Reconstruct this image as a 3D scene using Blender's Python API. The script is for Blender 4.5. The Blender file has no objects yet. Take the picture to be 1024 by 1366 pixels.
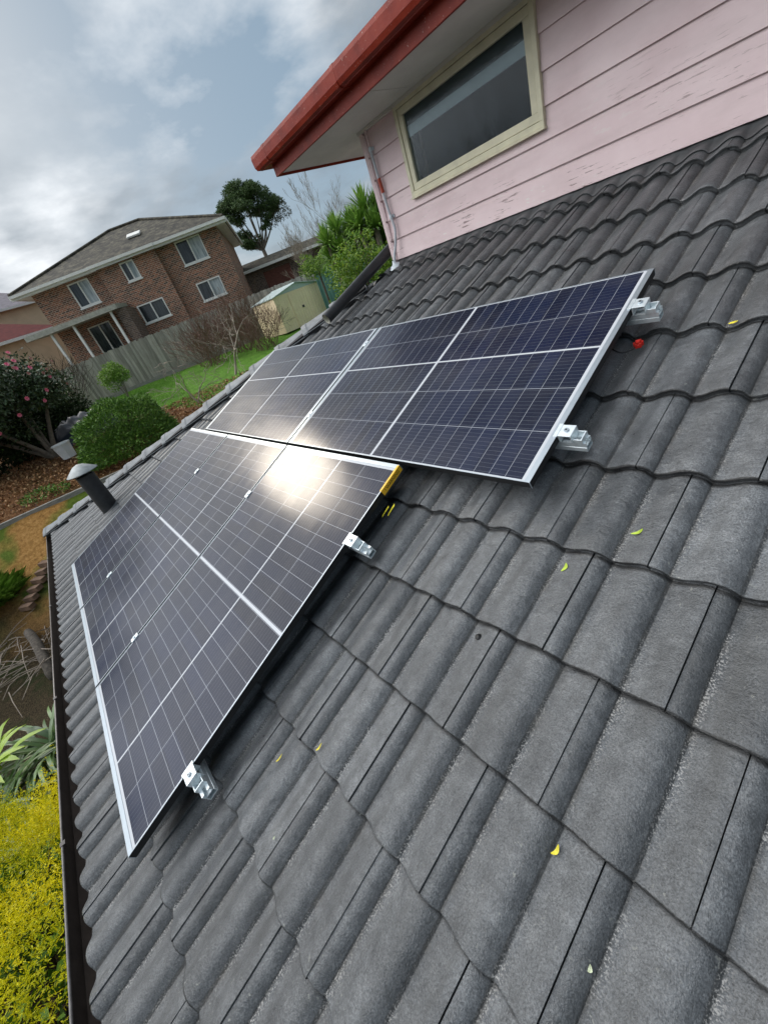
import bpy, bmesh, math, random
import numpy as np
from mathutils import Vector, Matrix
R=math.radians
S=bpy.context.scene
col=S.collection
# ------------------------------------------------------------------ camera
cam=bpy.data.objects.new('camera',bpy.data.cameras.new('camera')); col.objects.link(cam)
rx=Vector((0.6357607,0.7046460,-0.3150911)); dn=Vector((0.2052310,-0.5478284,-0.8110267)); fw=Vector((-0.7441025,0.4509525,-0.4929029))
m=Matrix.Identity(4)
for i in range(3):
    m[i][0]=rx[i]; m[i][1]=-dn[i]; m[i][2]=-fw[i]
m[0][3],m[1][3],m[2][3]=2.4513,0.6493,1.3797
cam.matrix_world=m
cam.data.sensor_fit='HORIZONTAL'; cam.data.sensor_width=36; cam.data.lens=36*537.8/1024
cam.data.clip_start=.02; cam.data.clip_end=2000
S.camera=cam
# ------------------------------------------------------------------ sky, sun, exposure
SUN_AZ,SUN_EL=R(178.3),R(29.6)
sd=Vector((math.cos(SUN_AZ)*math.cos(SUN_EL),math.sin(SUN_AZ)*math.cos(SUN_EL),math.sin(SUN_EL)))
W=bpy.data.worlds.new('World'); S.world=W; W.use_nodes=True
nt=W.node_tree; N=nt.nodes; Lk=nt.links; N.clear()
def wn(t,**k):
    n=N.new(t)
    for a,b in k.items(): setattr(n,a,b)
    return n
def wmath(op,a,b=None,c=None,clamp=False):
    n=wn('ShaderNodeMath',operation=op,use_clamp=clamp)
    for i,v in enumerate((a,b,c)):
        if v is None: continue
        if isinstance(v,(int,float)): n.inputs[i].default_value=v
        else: Lk.new(v,n.inputs[i])
    return n.outputs[0]
def wramp(f,stops):
    r=wn('ShaderNodeValToRGB'); Lk.new(f,r.inputs[0]); e=r.color_ramp.elements
    while len(e)<len(stops): e.new(.5)
    for q,(p,c) in zip(e,stops): q.position=p; q.color=(*c,1) if len(c)==3 else c
    return r.outputs[0]
sky=wn('ShaderNodeTexSky',sky_type='NISHITA',sun_disc=False,sun_elevation=SUN_EL,sun_rotation=math.pi/2-SUN_AZ,air_density=1.0,dust_density=1.5,ozone_density=1.0)
tc=wn('ShaderNodeTexCoord')
sep=wn('ShaderNodeSeparateXYZ'); Lk.new(tc.outputs['Generated'],sep.inputs[0])
zc=wmath('MAXIMUM',sep.outputs[2],0.0); zc=wmath('ADD',zc,.16)
cx_=wmath('DIVIDE',sep.outputs[0],zc); cy_=wmath('DIVIDE',sep.outputs[1],zc)
cmb=wn('ShaderNodeCombineXYZ'); Lk.new(cx_,cmb.inputs[0]); Lk.new(cy_,cmb.inputs[1])
n1=wn('ShaderNodeTexNoise'); n1.inputs['Scale'].default_value=.62; n1.inputs['Detail'].default_value=7; n1.inputs['Roughness'].default_value=.56; n1.inputs['Distortion'].default_value=.25
mp=wn('ShaderNodeMapping'); mp.inputs['Location'].default_value=(14,1,0); Lk.new(cmb.outputs[0],mp.inputs[0]); Lk.new(mp.outputs[0],n1.inputs[0])
n2=wn('ShaderNodeTexNoise'); n2.inputs['Scale'].default_value=1.3; n2.inputs['Detail'].default_value=6
mp2=wn('ShaderNodeMapping'); mp2.inputs['Location'].default_value=(-6,4,2); Lk.new(cmb.outputs[0],mp2.inputs[0]); Lk.new(mp2.outputs[0],n2.inputs[0])
dot=wn('ShaderNodeVectorMath',operation='DOT_PRODUCT'); Lk.new(tc.outputs['Generated'],dot.inputs[0]); dot.inputs[1].default_value=sd
ang=wmath('MAXIMUM',dot.outputs['Value'],0.0)
glow=wmath('POWER',ang,9.0)              # broad forward scattering through thin cloud
glow2=wmath('POWER',ang,260.0)           # tight aureole
n3=wn('ShaderNodeTexNoise'); n3.inputs['Scale'].default_value=3.2; n3.inputs['Detail'].default_value=5; n3.inputs['Roughness'].default_value=.6
Lk.new(mp.outputs[0],n3.inputs[0])
cov=wmath('ADD',wmath('MULTIPLY',n1.outputs[0],.78),wmath('MULTIPLY',n3.outputs[0],.22))
cover=wramp(wmath('ADD',cov,wmath('MULTIPLY',glow,.03)),[(.42,(0,0,0)),(.58,(1,1,1))])
# cloud body colour: grey base, bright edges
body=wramp(n2.outputs[0],[(.36,(2.0,2.35,2.7)),(.50,(3.6,4.0,4.4)),(.64,(8.0,8.3,8.6))])
gl=wmath('ADD',wmath('MULTIPLY',wmath('POWER',ang,30.0),.35),wmath('MULTIPLY',glow2,1.5))
gsc=wmath('ADD',gl,.78)
bm_=wn('ShaderNodeVectorMath',operation='SCALE'); Lk.new(body,bm_.inputs[0]); Lk.new(gsc,bm_.inputs['Scale'])
veil=wn('ShaderNodeMix',data_type='RGBA'); veil.inputs[0].default_value=.70
ssc=wn('ShaderNodeVectorMath',operation='SCALE'); Lk.new(sky.outputs[0],ssc.inputs[0]); ssc.inputs['Scale'].default_value=.40
Lk.new(ssc.outputs[0],veil.inputs[6]); veil.inputs[7].default_value=(2.15,3.05,3.9,1)
mx=wn('ShaderNodeMix',data_type='RGBA'); Lk.new(cover,mx.inputs[0]); Lk.new(veil.outputs[2],mx.inputs[6]); Lk.new(bm_.outputs[0],mx.inputs[7])
# bright cloud bank added in the unseen sky to fill wall and tiles
dk=wn('ShaderNodeVectorMath',operation='DOT_PRODUCT'); Lk.new(tc.outputs['Generated'],dk.inputs[0]); dk.inputs[1].default_value=Vector((-.42,-.56,.71)).normalized()
dm=wmath('SMOOTHSTEP',dk.outputs['Value'],.15,.85) if False else wramp(dk.outputs['Value'],[(.62,(0,0,0)),(.93,(1,1,1))])
fill_deck=wn('ShaderNodeMix',data_type='RGBA'); Lk.new(dm,fill_deck.inputs[0]); Lk.new(mx.outputs[2],fill_deck.inputs[6])
dc=wramp(n2.outputs[0],[(.3,(1,1,1)),(.7,(1,1,1))]); dcs=wn('ShaderNodeVectorMath',operation='SCALE'); Lk.new(wramp(n1.outputs[0],[(.3,(.70,.74,.80)),(.7,(1,1,1))]),dcs.inputs[0]); dcs.inputs['Scale'].default_value=27
Lk.new(dcs.outputs[0],fill_deck.inputs[7])
bg=wn('ShaderNodeBackground'); bg.inputs[1].default_value=.12; Lk.new(fill_deck.outputs[2],bg.inputs[0])
wo=wn('ShaderNodeOutputWorld'); Lk.new(bg.outputs[0],wo.inputs[0])
sun=bpy.data.objects.new('sun',bpy.data.lights.new('sun','SUN')); col.objects.link(sun)
sun.data.energy=.5; sun.data.angle=R(10); sun.data.color=(1,.88,.72)
sun.rotation_euler=sd.to_track_quat('Z','Y').to_euler()
S.view_settings.view_transform='Standard'; S.view_settings.look='None'; S.view_settings.gamma=1; S.view_settings.exposure=.30
S.render.engine='CYCLES'

# ------------------------------------------------------------------ helpers
def tag(o,label=None,cat=None,group=None,kind=None):
    if label: o['label']=label
    if cat: o['category']=cat
    if group: o['group']=group
    if kind: o['kind']=kind
    return o
def empty(name,loc=(0,0,0),rot=(0,0,0),label=None,cat=None,group=None):
    o=bpy.data.objects.new(name,None); col.objects.link(o); o.location=loc; o.rotation_euler=rot
    o.empty_display_size=.1
    return tag(o,label,cat,group)
def copy_tree(o,parent=None):
    c=o.copy(); col.objects.link(c)
    if parent is not None: c.parent=parent
    for ch in list(o.children): copy_tree(ch,c)
    return c
class MB:
    def __init__(s): s.v=[]; s.f=[]; s.m=[]
    def face(s,pts,mi=0):
        b=len(s.v); s.v+= [tuple(p) for p in pts]; s.f.append(tuple(range(b,b+len(pts)))); s.m.append(mi)
    def box(s,x0,x1,y0,y1,z0,z1,mi=0,M=None):
        b=len(s.v); P=[(x,y,z) for z in (z0,z1) for y in (y0,y1) for x in (x0,x1)]
        if M is not None: P=[tuple(M@Vector(p)) for p in P]
        s.v+=P
        for f in ((0,2,3,1),(4,5,7,6),(0,1,5,4),(2,6,7,3),(0,4,6,2),(1,3,7,5)): s.f.append(tuple(b+i for i in f)); s.m.append(mi)
    def tube(s,pts,rad,n=8,mi=0,cap=True):
        pts=[Vector(p) for p in pts]
        if not isinstance(rad,(list,tuple)): rad=[rad]*len(pts)
        b=len(s.v); up=None
        for i,p in enumerate(pts):
            t=(pts[min(i+1,len(pts)-1)]-pts[max(i-1,0)]).normalized()
            if up is None: up=t.orthogonal().normalized()
            up=(up-t*up.dot(t))
            up=up.normalized() if up.length>1e-6 else t.orthogonal().normalized()
            w=t.cross(up)
            for k in range(n):
                a=2*math.pi*k/n; s.v.append(tuple(p+(up*math.cos(a)+w*math.sin(a))*rad[i]))
        for i in range(len(pts)-1):
            for k in range(n):
                a=b+i*n+k; c=b+i*n+(k+1)%n; s.f.append((a,c,c+n,a+n)); s.m.append(mi)
        if cap:
            s.f.append(tuple(b+k for k in reversed(range(n)))); s.m.append(mi)
            e=b+(len(pts)-1)*n; s.f.append(tuple(e+k for k in range(n))); s.m.append(mi)
    def prism(s,poly,axis,a0,a1,mi=0,caps=True):
        # poly: list of 2D pts; axis 'x': (y,z) extruded along x ; 'y': (x,z) ; 'z': (x,y)
        def P(q,a): return {'x':(a,q[0],q[1]),'y':(q[0],a,q[1]),'z':(q[0],q[1],a)}[axis]
        n=len(poly); b=len(s.v); s.v+=[P(q,a0) for q in poly]+[P(q,a1) for q in poly]
        for i in range(n): j=(i+1)%n; s.f.append((b+i,b+j,b+n+j,b+n+i)); s.m.append(mi)
        if caps: s.f.append(tuple(b+i for i in reversed(range(n)))); s.m.append(mi); s.f.append(tuple(b+n+i for i in range(n))); s.m.append(mi)
    def lathe(s,prof,n=20,mi=0,c=(0,0)):
        b=len(s.v)
        for r,z in prof:
            for k in range(n): a=2*math.pi*k/n; s.v.append((c[0]+r*math.cos(a),c[1]+r*math.sin(a),z))
        for i in range(len(prof)-1):
            for k in range(n): a=b+i*n+k; d=b+i*n+(k+1)%n; s.f.append((a,d,d+n,a+n)); s.m.append(mi)
    def build(s,name,mats,parent=None,smooth=False,bevel=0,recalc=True):
        me=bpy.data.meshes.new(name); me.from_pydata(s.v,[],s.f)
        if not isinstance(mats,(list,tuple)): mats=[mats]
        for q in mats: me.materials.append(q)
        me.polygons.foreach_set('material_index',s.m)
        if recalc:
            bm=bmesh.new(); bm.from_mesh(me); bmesh.ops.recalc_face_normals(bm,faces=bm.faces); bm.to_mesh(me); bm.free()
        if smooth: me.polygons.foreach_set('use_smooth',[True]*len(me.polygons))
        me.update()
        o=bpy.data.objects.new(name,me); col.objects.link(o)
        if parent is not None: o.parent=parent
        if bevel:
            bv=o.modifiers.new('bevel','BEVEL'); bv.width=bevel; bv.segments=2; bv.limit_method='ANGLE'; bv.angle_limit=R(40)
        return o
def np_mesh(name,V,F,mat,parent=None,smooth=False):
    V=np.asarray(V,np.float32).reshape(-1,3); F=np.asarray(F,np.int32); k=F.shape[1]
    me=bpy.data.meshes.new(name); me.vertices.add(len(V)); me.vertices.foreach_set('co',V.ravel())
    me.loops.add(F.size); me.loops.foreach_set('vertex_index',F.ravel())
    me.polygons.add(len(F)); me.polygons.foreach_set('loop_start',np.arange(0,F.size,k,dtype=np.int32))
    try: me.polygons.foreach_set('loop_total',np.full(len(F),k,np.int32))
    except Exception: pass
    if smooth: me.polygons.foreach_set('use_smooth',np.ones(len(F),bool))
    me.update(calc_edges=True); me.validate()
    me.materials.append(mat)
    o=bpy.data.objects.new(name,me); col.objects.link(o)
    if parent is not None: o.parent=parent
    return o
# ------------------------------------------------------------------ materials
class NM:
    def __init__(s,name):
        s.m=bpy.data.materials.new(name); s.m.use_nodes=True; s.t=s.m.node_tree; s.n=s.t.nodes; s.p=s.n['Principled BSDF']; s.tc=None
    def new(s,t,**k):
        n=s.n.new(t)
        for a,b in k.items(): setattr(n,a,b)
        return n
    def lk(s,a,b): s.t.links.new(a,b)
    def obj(s):
        if not s.tc: s.tc=s.new('ShaderNodeTexCoord')
        return s.tc.outputs['Object']
    def math(s,op,a,b=None,c=None,clamp=False):
        n=s.new('ShaderNodeMath',operation=op,use_clamp=clamp)
        for i,v in enumerate((a,b,c)):
            if v is None: continue
            if isinstance(v,(int,float)): n.inputs[i].default_value=v
            else: s.lk(v,n.inputs[i])
        return n.outputs[0]
    def noise(s,scale,detail=4,rough=.55,vec=None,stretch=None,dist=0):
        n=s.new('ShaderNodeTexNoise'); n.inputs['Scale'].default_value=scale; n.inputs['Detail'].default_value=detail; n.inputs['Roughness'].default_value=rough; n.inputs['Distortion'].default_value=dist
        v=vec or s.obj()
        if stretch: mp=s.new('ShaderNodeMapping'); mp.inputs['Scale'].default_value=stretch; s.lk(v,mp.inputs[0]); v=mp.outputs[0]
        s.lk(v,n.inputs[0]); return n.outputs[0]
    def ramp(s,f,stops,interp='LINEAR'):
        r=s.new('ShaderNodeValToRGB'); s.lk(f,r.inputs[0]); r.color_ramp.interpolation=interp; e=r.color_ramp.elements
        while len(e)<len(stops): e.new(.5)
        for q,(p,c) in zip(e,stops):
            q.position=p
            if isinstance(c,(int,float)): c=(c,c,c)
            q.color=(*c,1)
        return r.outputs[0]
    def mix(s,f,a,b,mode='MIX'):
        n=s.new('ShaderNodeMix',data_type='RGBA',blend_type=mode)
        for i,v in ((0,f),(6,a),(7,b)):
            if isinstance(v,(int,float)): n.inputs[i].default_value=v if i==0 else (v,v,v,1)
            elif isinstance(v,tuple): n.inputs[i].default_value=(*v,1)
            else: s.lk(v,n.inputs[i])
        return n.outputs[2]
    def bump(s,h,strength=.3,dist=.01,prev=None):
        b=s.new('ShaderNodeBump'); b.inputs['Strength'].default_value=strength; b.inputs['Distance'].default_value=dist; s.lk(h,b.inputs['Height'])
        if prev is not None: s.lk(prev,b.inputs['Normal'])
        s.lk(b.outputs[0],s.p.inputs['Normal']); return b.outputs[0]
    def set(s,**k):
        for a,b in k.items():
            i=s.p.inputs[{'base':'Base Color','rough':'Roughness','metal':'Metallic','spec':'Specular IOR Level'}[a]]
            if isinstance(b,(int,float)): i.default_value=b
            elif isinstance(b,tuple): i.default_value=(*b,1)
            else: s.lk(b,i)
        return s
    def sepx(s,v=None):
        n=s.new('ShaderNodeSeparateXYZ'); s.lk(v or s.obj(),n.inputs[0]); return n.outputs
def simple(name,c,rough=.6,metal=0,var=.25,scale=8,bump=0,bscale=60,spec=.35,stretch=None):
    k=NM(name); a=tuple(q*(1-var) for q in c); b=tuple(min(1,q*(1+var)) for q in c)
    k.set(base=k.ramp(k.noise(scale,5,.6,stretch=stretch),[(.3,a),(.7,b)]),rough=rough,metal=metal,spec=spec)
    if bump: k.bump(k.noise(bscale,3,.6,stretch=stretch),bump,.01)
    return k.m
def leafmat(name,cols,rough=.5,sub=.0,spec=.4):
    k=NM(name); g=k.new('ShaderNodeNewGeometry')
    st=[(i/(len(cols)-1),c) for i,c in enumerate(cols)]
    k.set(base=k.ramp(g.outputs['Random Per Island'],st),rough=rough,spec=spec)
    if sub:
        t=k.new('ShaderNodeBsdfTranslucent'); k.lk(k.ramp(g.outputs['Random Per Island'],st),t.inputs[0])
        a=k.new('ShaderNodeMixShader'); a.inputs[0].default_value=sub; k.lk(k.p.outputs[0],a.inputs[1]); k.lk(t.outputs[0],a.inputs[2])
        k.lk(a.outputs[0],k.n['Material Output'].inputs[0])
    return k.m
# tile: dark charcoal concrete tile, coated, gritty
PITCH=.15; U0=.067; GA=.336; V0=.975
def tile_material():
    k=NM('charcoal_tile'); x,y,z=k.sepx()
    g=k.new('ShaderNodeNewGeometry'); rnd=g.outputs['Random Per Island']
    big=k.noise(2.2,4,.6); mid=k.noise(16,5,.7); fine=k.noise(240,3,.7); streak=k.noise(60,3,.6,stretch=(.35,1.0,1))
    base=k.ramp(mid,[(.30,(.068,.072,.076)),(.52,(.101,.107,.112)),(.72,(.148,.154,.158))])
    base=k.mix(.7,base,k.ramp(big,[(.35,.66),(.65,1.25)]),'MULTIPLY')
    base=k.mix(.75,base,k.ramp(rnd,[(0,.70),(.5,.95),(1,1.25)]),'MULTIPLY')
    base=k.mix(.72,base,k.ramp(fine,[(.34,.38),(.5,1.0),(.66,1.7)]),'MULTIPLY')
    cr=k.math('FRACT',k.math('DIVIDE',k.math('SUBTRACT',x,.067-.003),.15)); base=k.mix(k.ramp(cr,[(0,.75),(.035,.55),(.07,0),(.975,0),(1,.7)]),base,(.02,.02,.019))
    spots=k.noise(48,2,.5)
    base=k.mix(k.ramp(spots,[(.60,0.0),(.68,.55)]),base,(.060,.064,.066))
    # gritty pale specks that gather along each valley
    ph=k.math('FRACT',k.math('DIVIDE',k.math('SUBTRACT',x,.067),.15))
    va=k.ramp(ph,[(0,1),(.06,.7),(.14,.12),(.30,0),(.96,0),(1,.8)])
    grit=k.noise(230,2,.5); gl=k.noise(5,3,.6)
    gm=k.math('MULTIPLY',k.ramp(grit,[(.53,0),(.60,1)]),k.math('MULTIPLY',va,k.ramp(gl,[(.42,.10),(.60,1)])))
    gm2=k.math('MULTIPLY',k.ramp(k.noise(330,1,.5),[(.72,0),(.75,1)]),.3)
    gm=k.math('MAXIMUM',gm,gm2)
    base=k.mix(gm,base,(.42,.41,.39))
    # brownish silt low in the valleys
    si=k.math('MULTIPLY',va,k.ramp(k.noise(9,4,.6),[(.45,0),(.7,.45)]))
    base=k.mix(si,base,(.12,.105,.085))
    # gap shadow painted as a dark band at every course lap and tile nose
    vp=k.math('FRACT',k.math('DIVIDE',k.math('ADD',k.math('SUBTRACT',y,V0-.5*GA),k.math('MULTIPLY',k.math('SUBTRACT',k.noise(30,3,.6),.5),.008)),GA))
    lap_shade=k.ramp(vp,[(.462,0),(.488,.9),(.5045,1),(.512,0)])
    base=k.mix(lap_shade,base,(.012,.012,.012))
    wst=k.noise(7,5,.65,stretch=(2.2,.35,1))
    base=k.mix(k.ramp(wst,[(.52,0),(.66,.42)]),base,(.055,.056,.055))
    li=k.math('MULTIPLY',k.ramp(k.noise(70,3,.6),[(.66,0),(.70,.7)]),k.ramp(k.noise(3.3,3,.6),[(.5,0),(.62,1)]))
    base=k.mix(li,base,(.26,.265,.24))
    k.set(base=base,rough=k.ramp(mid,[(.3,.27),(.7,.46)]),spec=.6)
    h=k.math('ADD',k.math('MULTIPLY',fine,.55),k.math('MULTIPLY',streak,.6))
    h=k.math('ADD',h,k.math('MULTIPLY',k.noise(420,2,.5),.25))
    h=k.math('ADD',h,k.math('MULTIPLY',k.noise(75,4,.65,stretch=(.7,1,1)),.8)); k.bump(h,.9,.0048)
    return k.m
M={}
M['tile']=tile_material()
M['cap']=simple('charcoal_cap',(.20,.212,.22),.5,0,.3,10,.4,160)
M['tiledark']=simple('bedding_mortar',(.035,.035,.037),.8,0,.3,10,.4,120)
M['flash']=simple('grey_flashing',(.085,.088,.09),.45,0,.35,9,.15,40)
M['gutter_dark']=simple('brown_gutter_paint',(.055,.045,.04),.35,0,.3,14,.1,50)
M['gutter_rim']=simple('gutter_rim',(.19,.175,.165),.35,.2,.3,20)
M['silver']=simple('anodised_aluminium',(.42,.47,.51),.36,.7,.06,30)
M['railalu']=simple('mill_aluminium',(.74,.80,.82),.38,.6,.12,40)
M['blackframe']=simple('black_frame_side',(.012,.012,.013),.5,0,.2,20)
M['red']=None
def red_paint():
    k=NM('red_brown_paint'); c=k.ramp(k.noise(7,6,.65),[(.3,(.15,.013,.005)),(.5,(.22,.021,.008)),(.75,(.28,.036,.016))])
    c=k.mix(k.ramp(k.noise(70,3,.6),[(.66,0),(.72,.8)]),c,(.50,.33,.28))
    k.set(base=c,rough=.5,spec=.25); k.bump(k.noise(30,4,.6),.2,.01); return k.m
M['red']=red_paint()
def pink_paint():
    k=NM('pink_weatherboard_paint'); 
    c=k.ramp(k.noise(3,5,.6),[(.3,(.70,.54,.545)),(.7,(.79,.64,.64))])
    st=k.noise(13,5,.7,stretch=(.35,1,1.6))
    c=k.mix(k.ramp(k.noise(2.0,6,.7,stretch=(1,1,5)),[(.45,0),(.8,.35)]),c,(.47,.37,.36))
    x,y,z=k.sepx()
    low=k.math('SUBTRACT',1.0,k.math('MULTIPLY',k.math('SUBTRACT',z,1.42),1.9,clamp=True),clamp=True)
    pe=k.math('MULTIPLY',k.ramp(k.noise(34,5,.7,stretch=(.20,1,2.2)),[(.585,0),(.61,1)]),k.ramp(k.noise(2.6,3,.6),[(.50,0),(.56,1)]))
    pe=k.math('MULTIPLY',pe,k.math('MULTIPLY',low,.9))
    pe2=k.math('MULTIPLY',k.ramp(k.noise(22,4,.7,stretch=(.4,1,1.3)),[(.60,0),(.62,1)]),k.ramp(k.noise(3.1,2,.5),[(.52,0),(.58,1)]))
    c=k.mix(k.math('MULTIPLY',pe2,k.math('MULTIPLY',low,.8)),c,(.75,.70,.66))
    c=k.mix(pe,c,(.20,.13,.12))
    k.set(base=c,rough=.55,spec=.3)
    k.bump(k.noise(60,4,.7,stretch=(.15,1,1)),.18,.006); return k.m
M['pink']=pink_paint()
M['soffit']=simple('soffit_sheet',(.62,.60,.55),.7,0,.10,3)
M['cream']=simple('cream_window_paint',(.66,.62,.45),.5,0,.12,9,.1,60)
M['flue']=simple('flue_pipe_paint',(.035,.036,.038),.45,0,.3,14,.1,60)
M['galv']=simple('galvanised_steel',(.32,.34,.34),.5,.3,.2,20)
M['conduit']=simple('grey_conduit',(.50,.52,.55),.4,0,.12,20)
M['redtape']=simple('red_tape',(.38,.06,.03),.5,0,.3,40)
M['clip']=simple('pale_clip',(.62,.68,.72),.4,0,.1,40)
M['pipe_dark']=simple('charcoal_pipe',(.035,.037,.04),.35,0,.2,10)
M['pipe_in']=simple('pale_pipe_inside',(.55,.54,.46),.5,0,.2,30)
# ------------------------------------------------------------------ roof frame
TH=0.36881577
RT=Matrix.Rotation(TH,4,'X')           # roof frame (u along eave, v up slope, w normal) -> world
def roofpt(u,v,w): return RT@Vector((u,v,w))
PITCH=.15; U0=.067; GA=.336; V0=.975
_t=np.array([-.22,-.13,-.06,0,.05,.16,.22,.32,.46,.60,.74,.84,.91,.965,1.0,1.05,1.16]); _h=np.array([.0295,.0225,.011,0,.0010,.0035,.0065,.0150,.0260,.0318,.0310,.0260,.0175,.0065,0,.0010,.0035])
def prof(u):
    ph=((u-U0)/PITCH)%1.0
    # smooth interpolation (catmull-like by dense cubic)
    i=np.clip(np.searchsorted(_t,ph,side='right')-1,1,len(_t)-3)
    x0,x1=_t[i],_t[i+1]; s=(ph-x0)/(x1-x0); d=x1-x0
    m0=(_h[i+1]-_h[i-1])/(_t[i+1]-_t[i-1]); m1=(_h[i+2]-_h[i])/(_t[i+2]-_t[i])
    return ((2*s**3-3*s*s+1)*_h[i]+(s**3-2*s*s+s)*d*m0+(-2*s**3+3*s*s)*_h[i+1]+(s**3-s*s)*d*m1)
WB=-.150
def tiles(u_min,u_max,k0,k1,clip,rng,name,mat,parent,M4):
    """every tile a closed-looking shell: top sheet, thick nose, side skirts; clip: list of (point2,normal2) half planes kept"""
    V=[];F=[];nb=0
    NU=26
    for k in range(k0,k1+1):
        vn=V0+GA*k; jo=.017 if k%2==0 else .167
        i0=int(math.floor((u_min-jo)/.3)); i1=int(math.ceil((u_max-jo)/.3))
        for i in range(i0,i1):
            ua=jo+.3*i+.0012; ub=ua+.3-.0024
            cu,cv=(ua+ub)/2,vn+GA/2
            if any((cu-p[0])*n[0]+(cv-p[1])*n[1]<-.26 for p,n in clip): continue
            us=np.linspace(ua,ub,NU); pr=prof(us)
            du,dw,dr,dv=rng.uniform(-.001,.001),rng.uniform(-.0012,.0012),rng.uniform(-.0025,.0025),rng.uniform(-.003,.003)
            edge=np.zeros(NU); edge[-1]=-.0016; edge[0]=-.0016
            lift=.0035*(us-ua)/.3-.0015      # each tile laps a little over the one on its right
            rows=[]
            # (offset along v, extra w) from below nose up over and up slope
            for sv,ew in ((.016,-.028),(.008,-.027),(.005,-.020),(.006,-.0125),(.0045,-.0105),(.0005,-.0090),(0.0,-.0045),(.0022,-.0012),(.007,0),(.06,0),(.15,0),(.25,0),(GA+.03,0)):
                t=max(0,sv)/GA
                w=WB+pr+ew-.024*t+.0+lift+dw+edge+dr*((us-cu)/.3)
                rows.append(np.stack([us+du,np.full(NU,vn+sv+dv),w],1))
            A=np.array(rows); nr=len(rows)
            # side skirts
            L=A[:,0].copy(); Lb=L.copy(); Lb[:,2]-=.011; Rr=A[:,-1].copy(); Rb=Rr.copy(); Rb[:,2]-=.011
            G=np.concatenate([Lb[:,None],A,Rb[:,None]],1); nc=NU+2
            idx=np.arange(nr*nc).reshape(nr,nc)+nb
            q=np.stack([idx[:-1,:-1],idx[:-1,1:],idx[1:,1:],idx[1:,:-1]],-1).reshape(-1,4)
            V.append(G.reshape(-1,3)); F.append(q); nb+=nr*nc
    V=np.concatenate(V);F=np.concatenate(F)
    o=np_mesh(name,V,F,mat,parent,smooth=True)
    bm=bmesh.new(); bm.from_mesh(o.data)
    for p,n in clip:
        bmesh.ops.bisect_plane(bm,geom=bm.verts[:]+bm.edges[:]+bm.faces[:],plane_co=(p[0],p[1],0),plane_no=(n[0],n[1],0),clear_inner=True)
    # sharpen the folds at skirts and nose
    for e in bm.edges:
        if len(e.link_faces)==2 and e.calc_face_angle(0)>R(50): e.smooth=False
    bm.to_mesh(o.data); bm.free()
    o.matrix_local=M4
    return o
rng=random.Random(4)
house=empty('weatherboard_house',(0,0,0),label='pink weatherboard house with a charcoal tiled lower roof, red gutter and cream framed window',cat='house')
# hip: plan line from eave corner E to wall corner
EX,EY=-5.20,-.34
tanP=math.tan(TH)
# in roof frame hip direction: plan (1,1) -> (u, v)=(1, 1/cos)
hipn=Vector((1/math.cos(TH),-1.0)).normalized()       # normal pointing to the kept (right) side
ev=V0-4*GA                                            # eave nose v
hp=(EX,ev)
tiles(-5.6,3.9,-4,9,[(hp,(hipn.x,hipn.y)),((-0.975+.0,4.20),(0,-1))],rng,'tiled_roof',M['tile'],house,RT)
# hip-side slope facing left (-x): same tiles in a frame turned by 90 degrees
R2=Matrix.Rotation(-math.pi/2,4,'Z')@RT   # u -> -y , v(horizontal part) -> +x
# place so that its eave lies at x=EX: in frame, up-slope horizontal = world x
o2f=Matrix.Translation((EX-(ev*math.cos(TH)-WB*0),0,0))@R2
# hip in that frame: u2=-y ; starts at y=EY -> u2=-EY ; goes u2 decreasing as v increases
hy=ev*math.cos(TH)
hipn2=Vector((-1/math.cos(TH),-1.0)).normalized()
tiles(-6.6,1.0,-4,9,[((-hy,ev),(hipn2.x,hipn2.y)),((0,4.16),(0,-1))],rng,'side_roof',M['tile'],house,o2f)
# underlay sheet below tiles (dark sarking)
b=MB()
a0=roofpt(EX+.05,ev+.02,WB-.05);a1=roofpt(3.9,ev+.02,WB-.05);a2=roofpt(3.9,4.2,WB-.05);a3=roofpt(-.99,4.2,WB-.05)
b.face([a0,a1,a2,a3]); b.face([a0,a3,(a3.x,9,a3.z),(EX+.05,9,a0.z)])
b.build('underlay',M['tiledark'],house)
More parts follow.
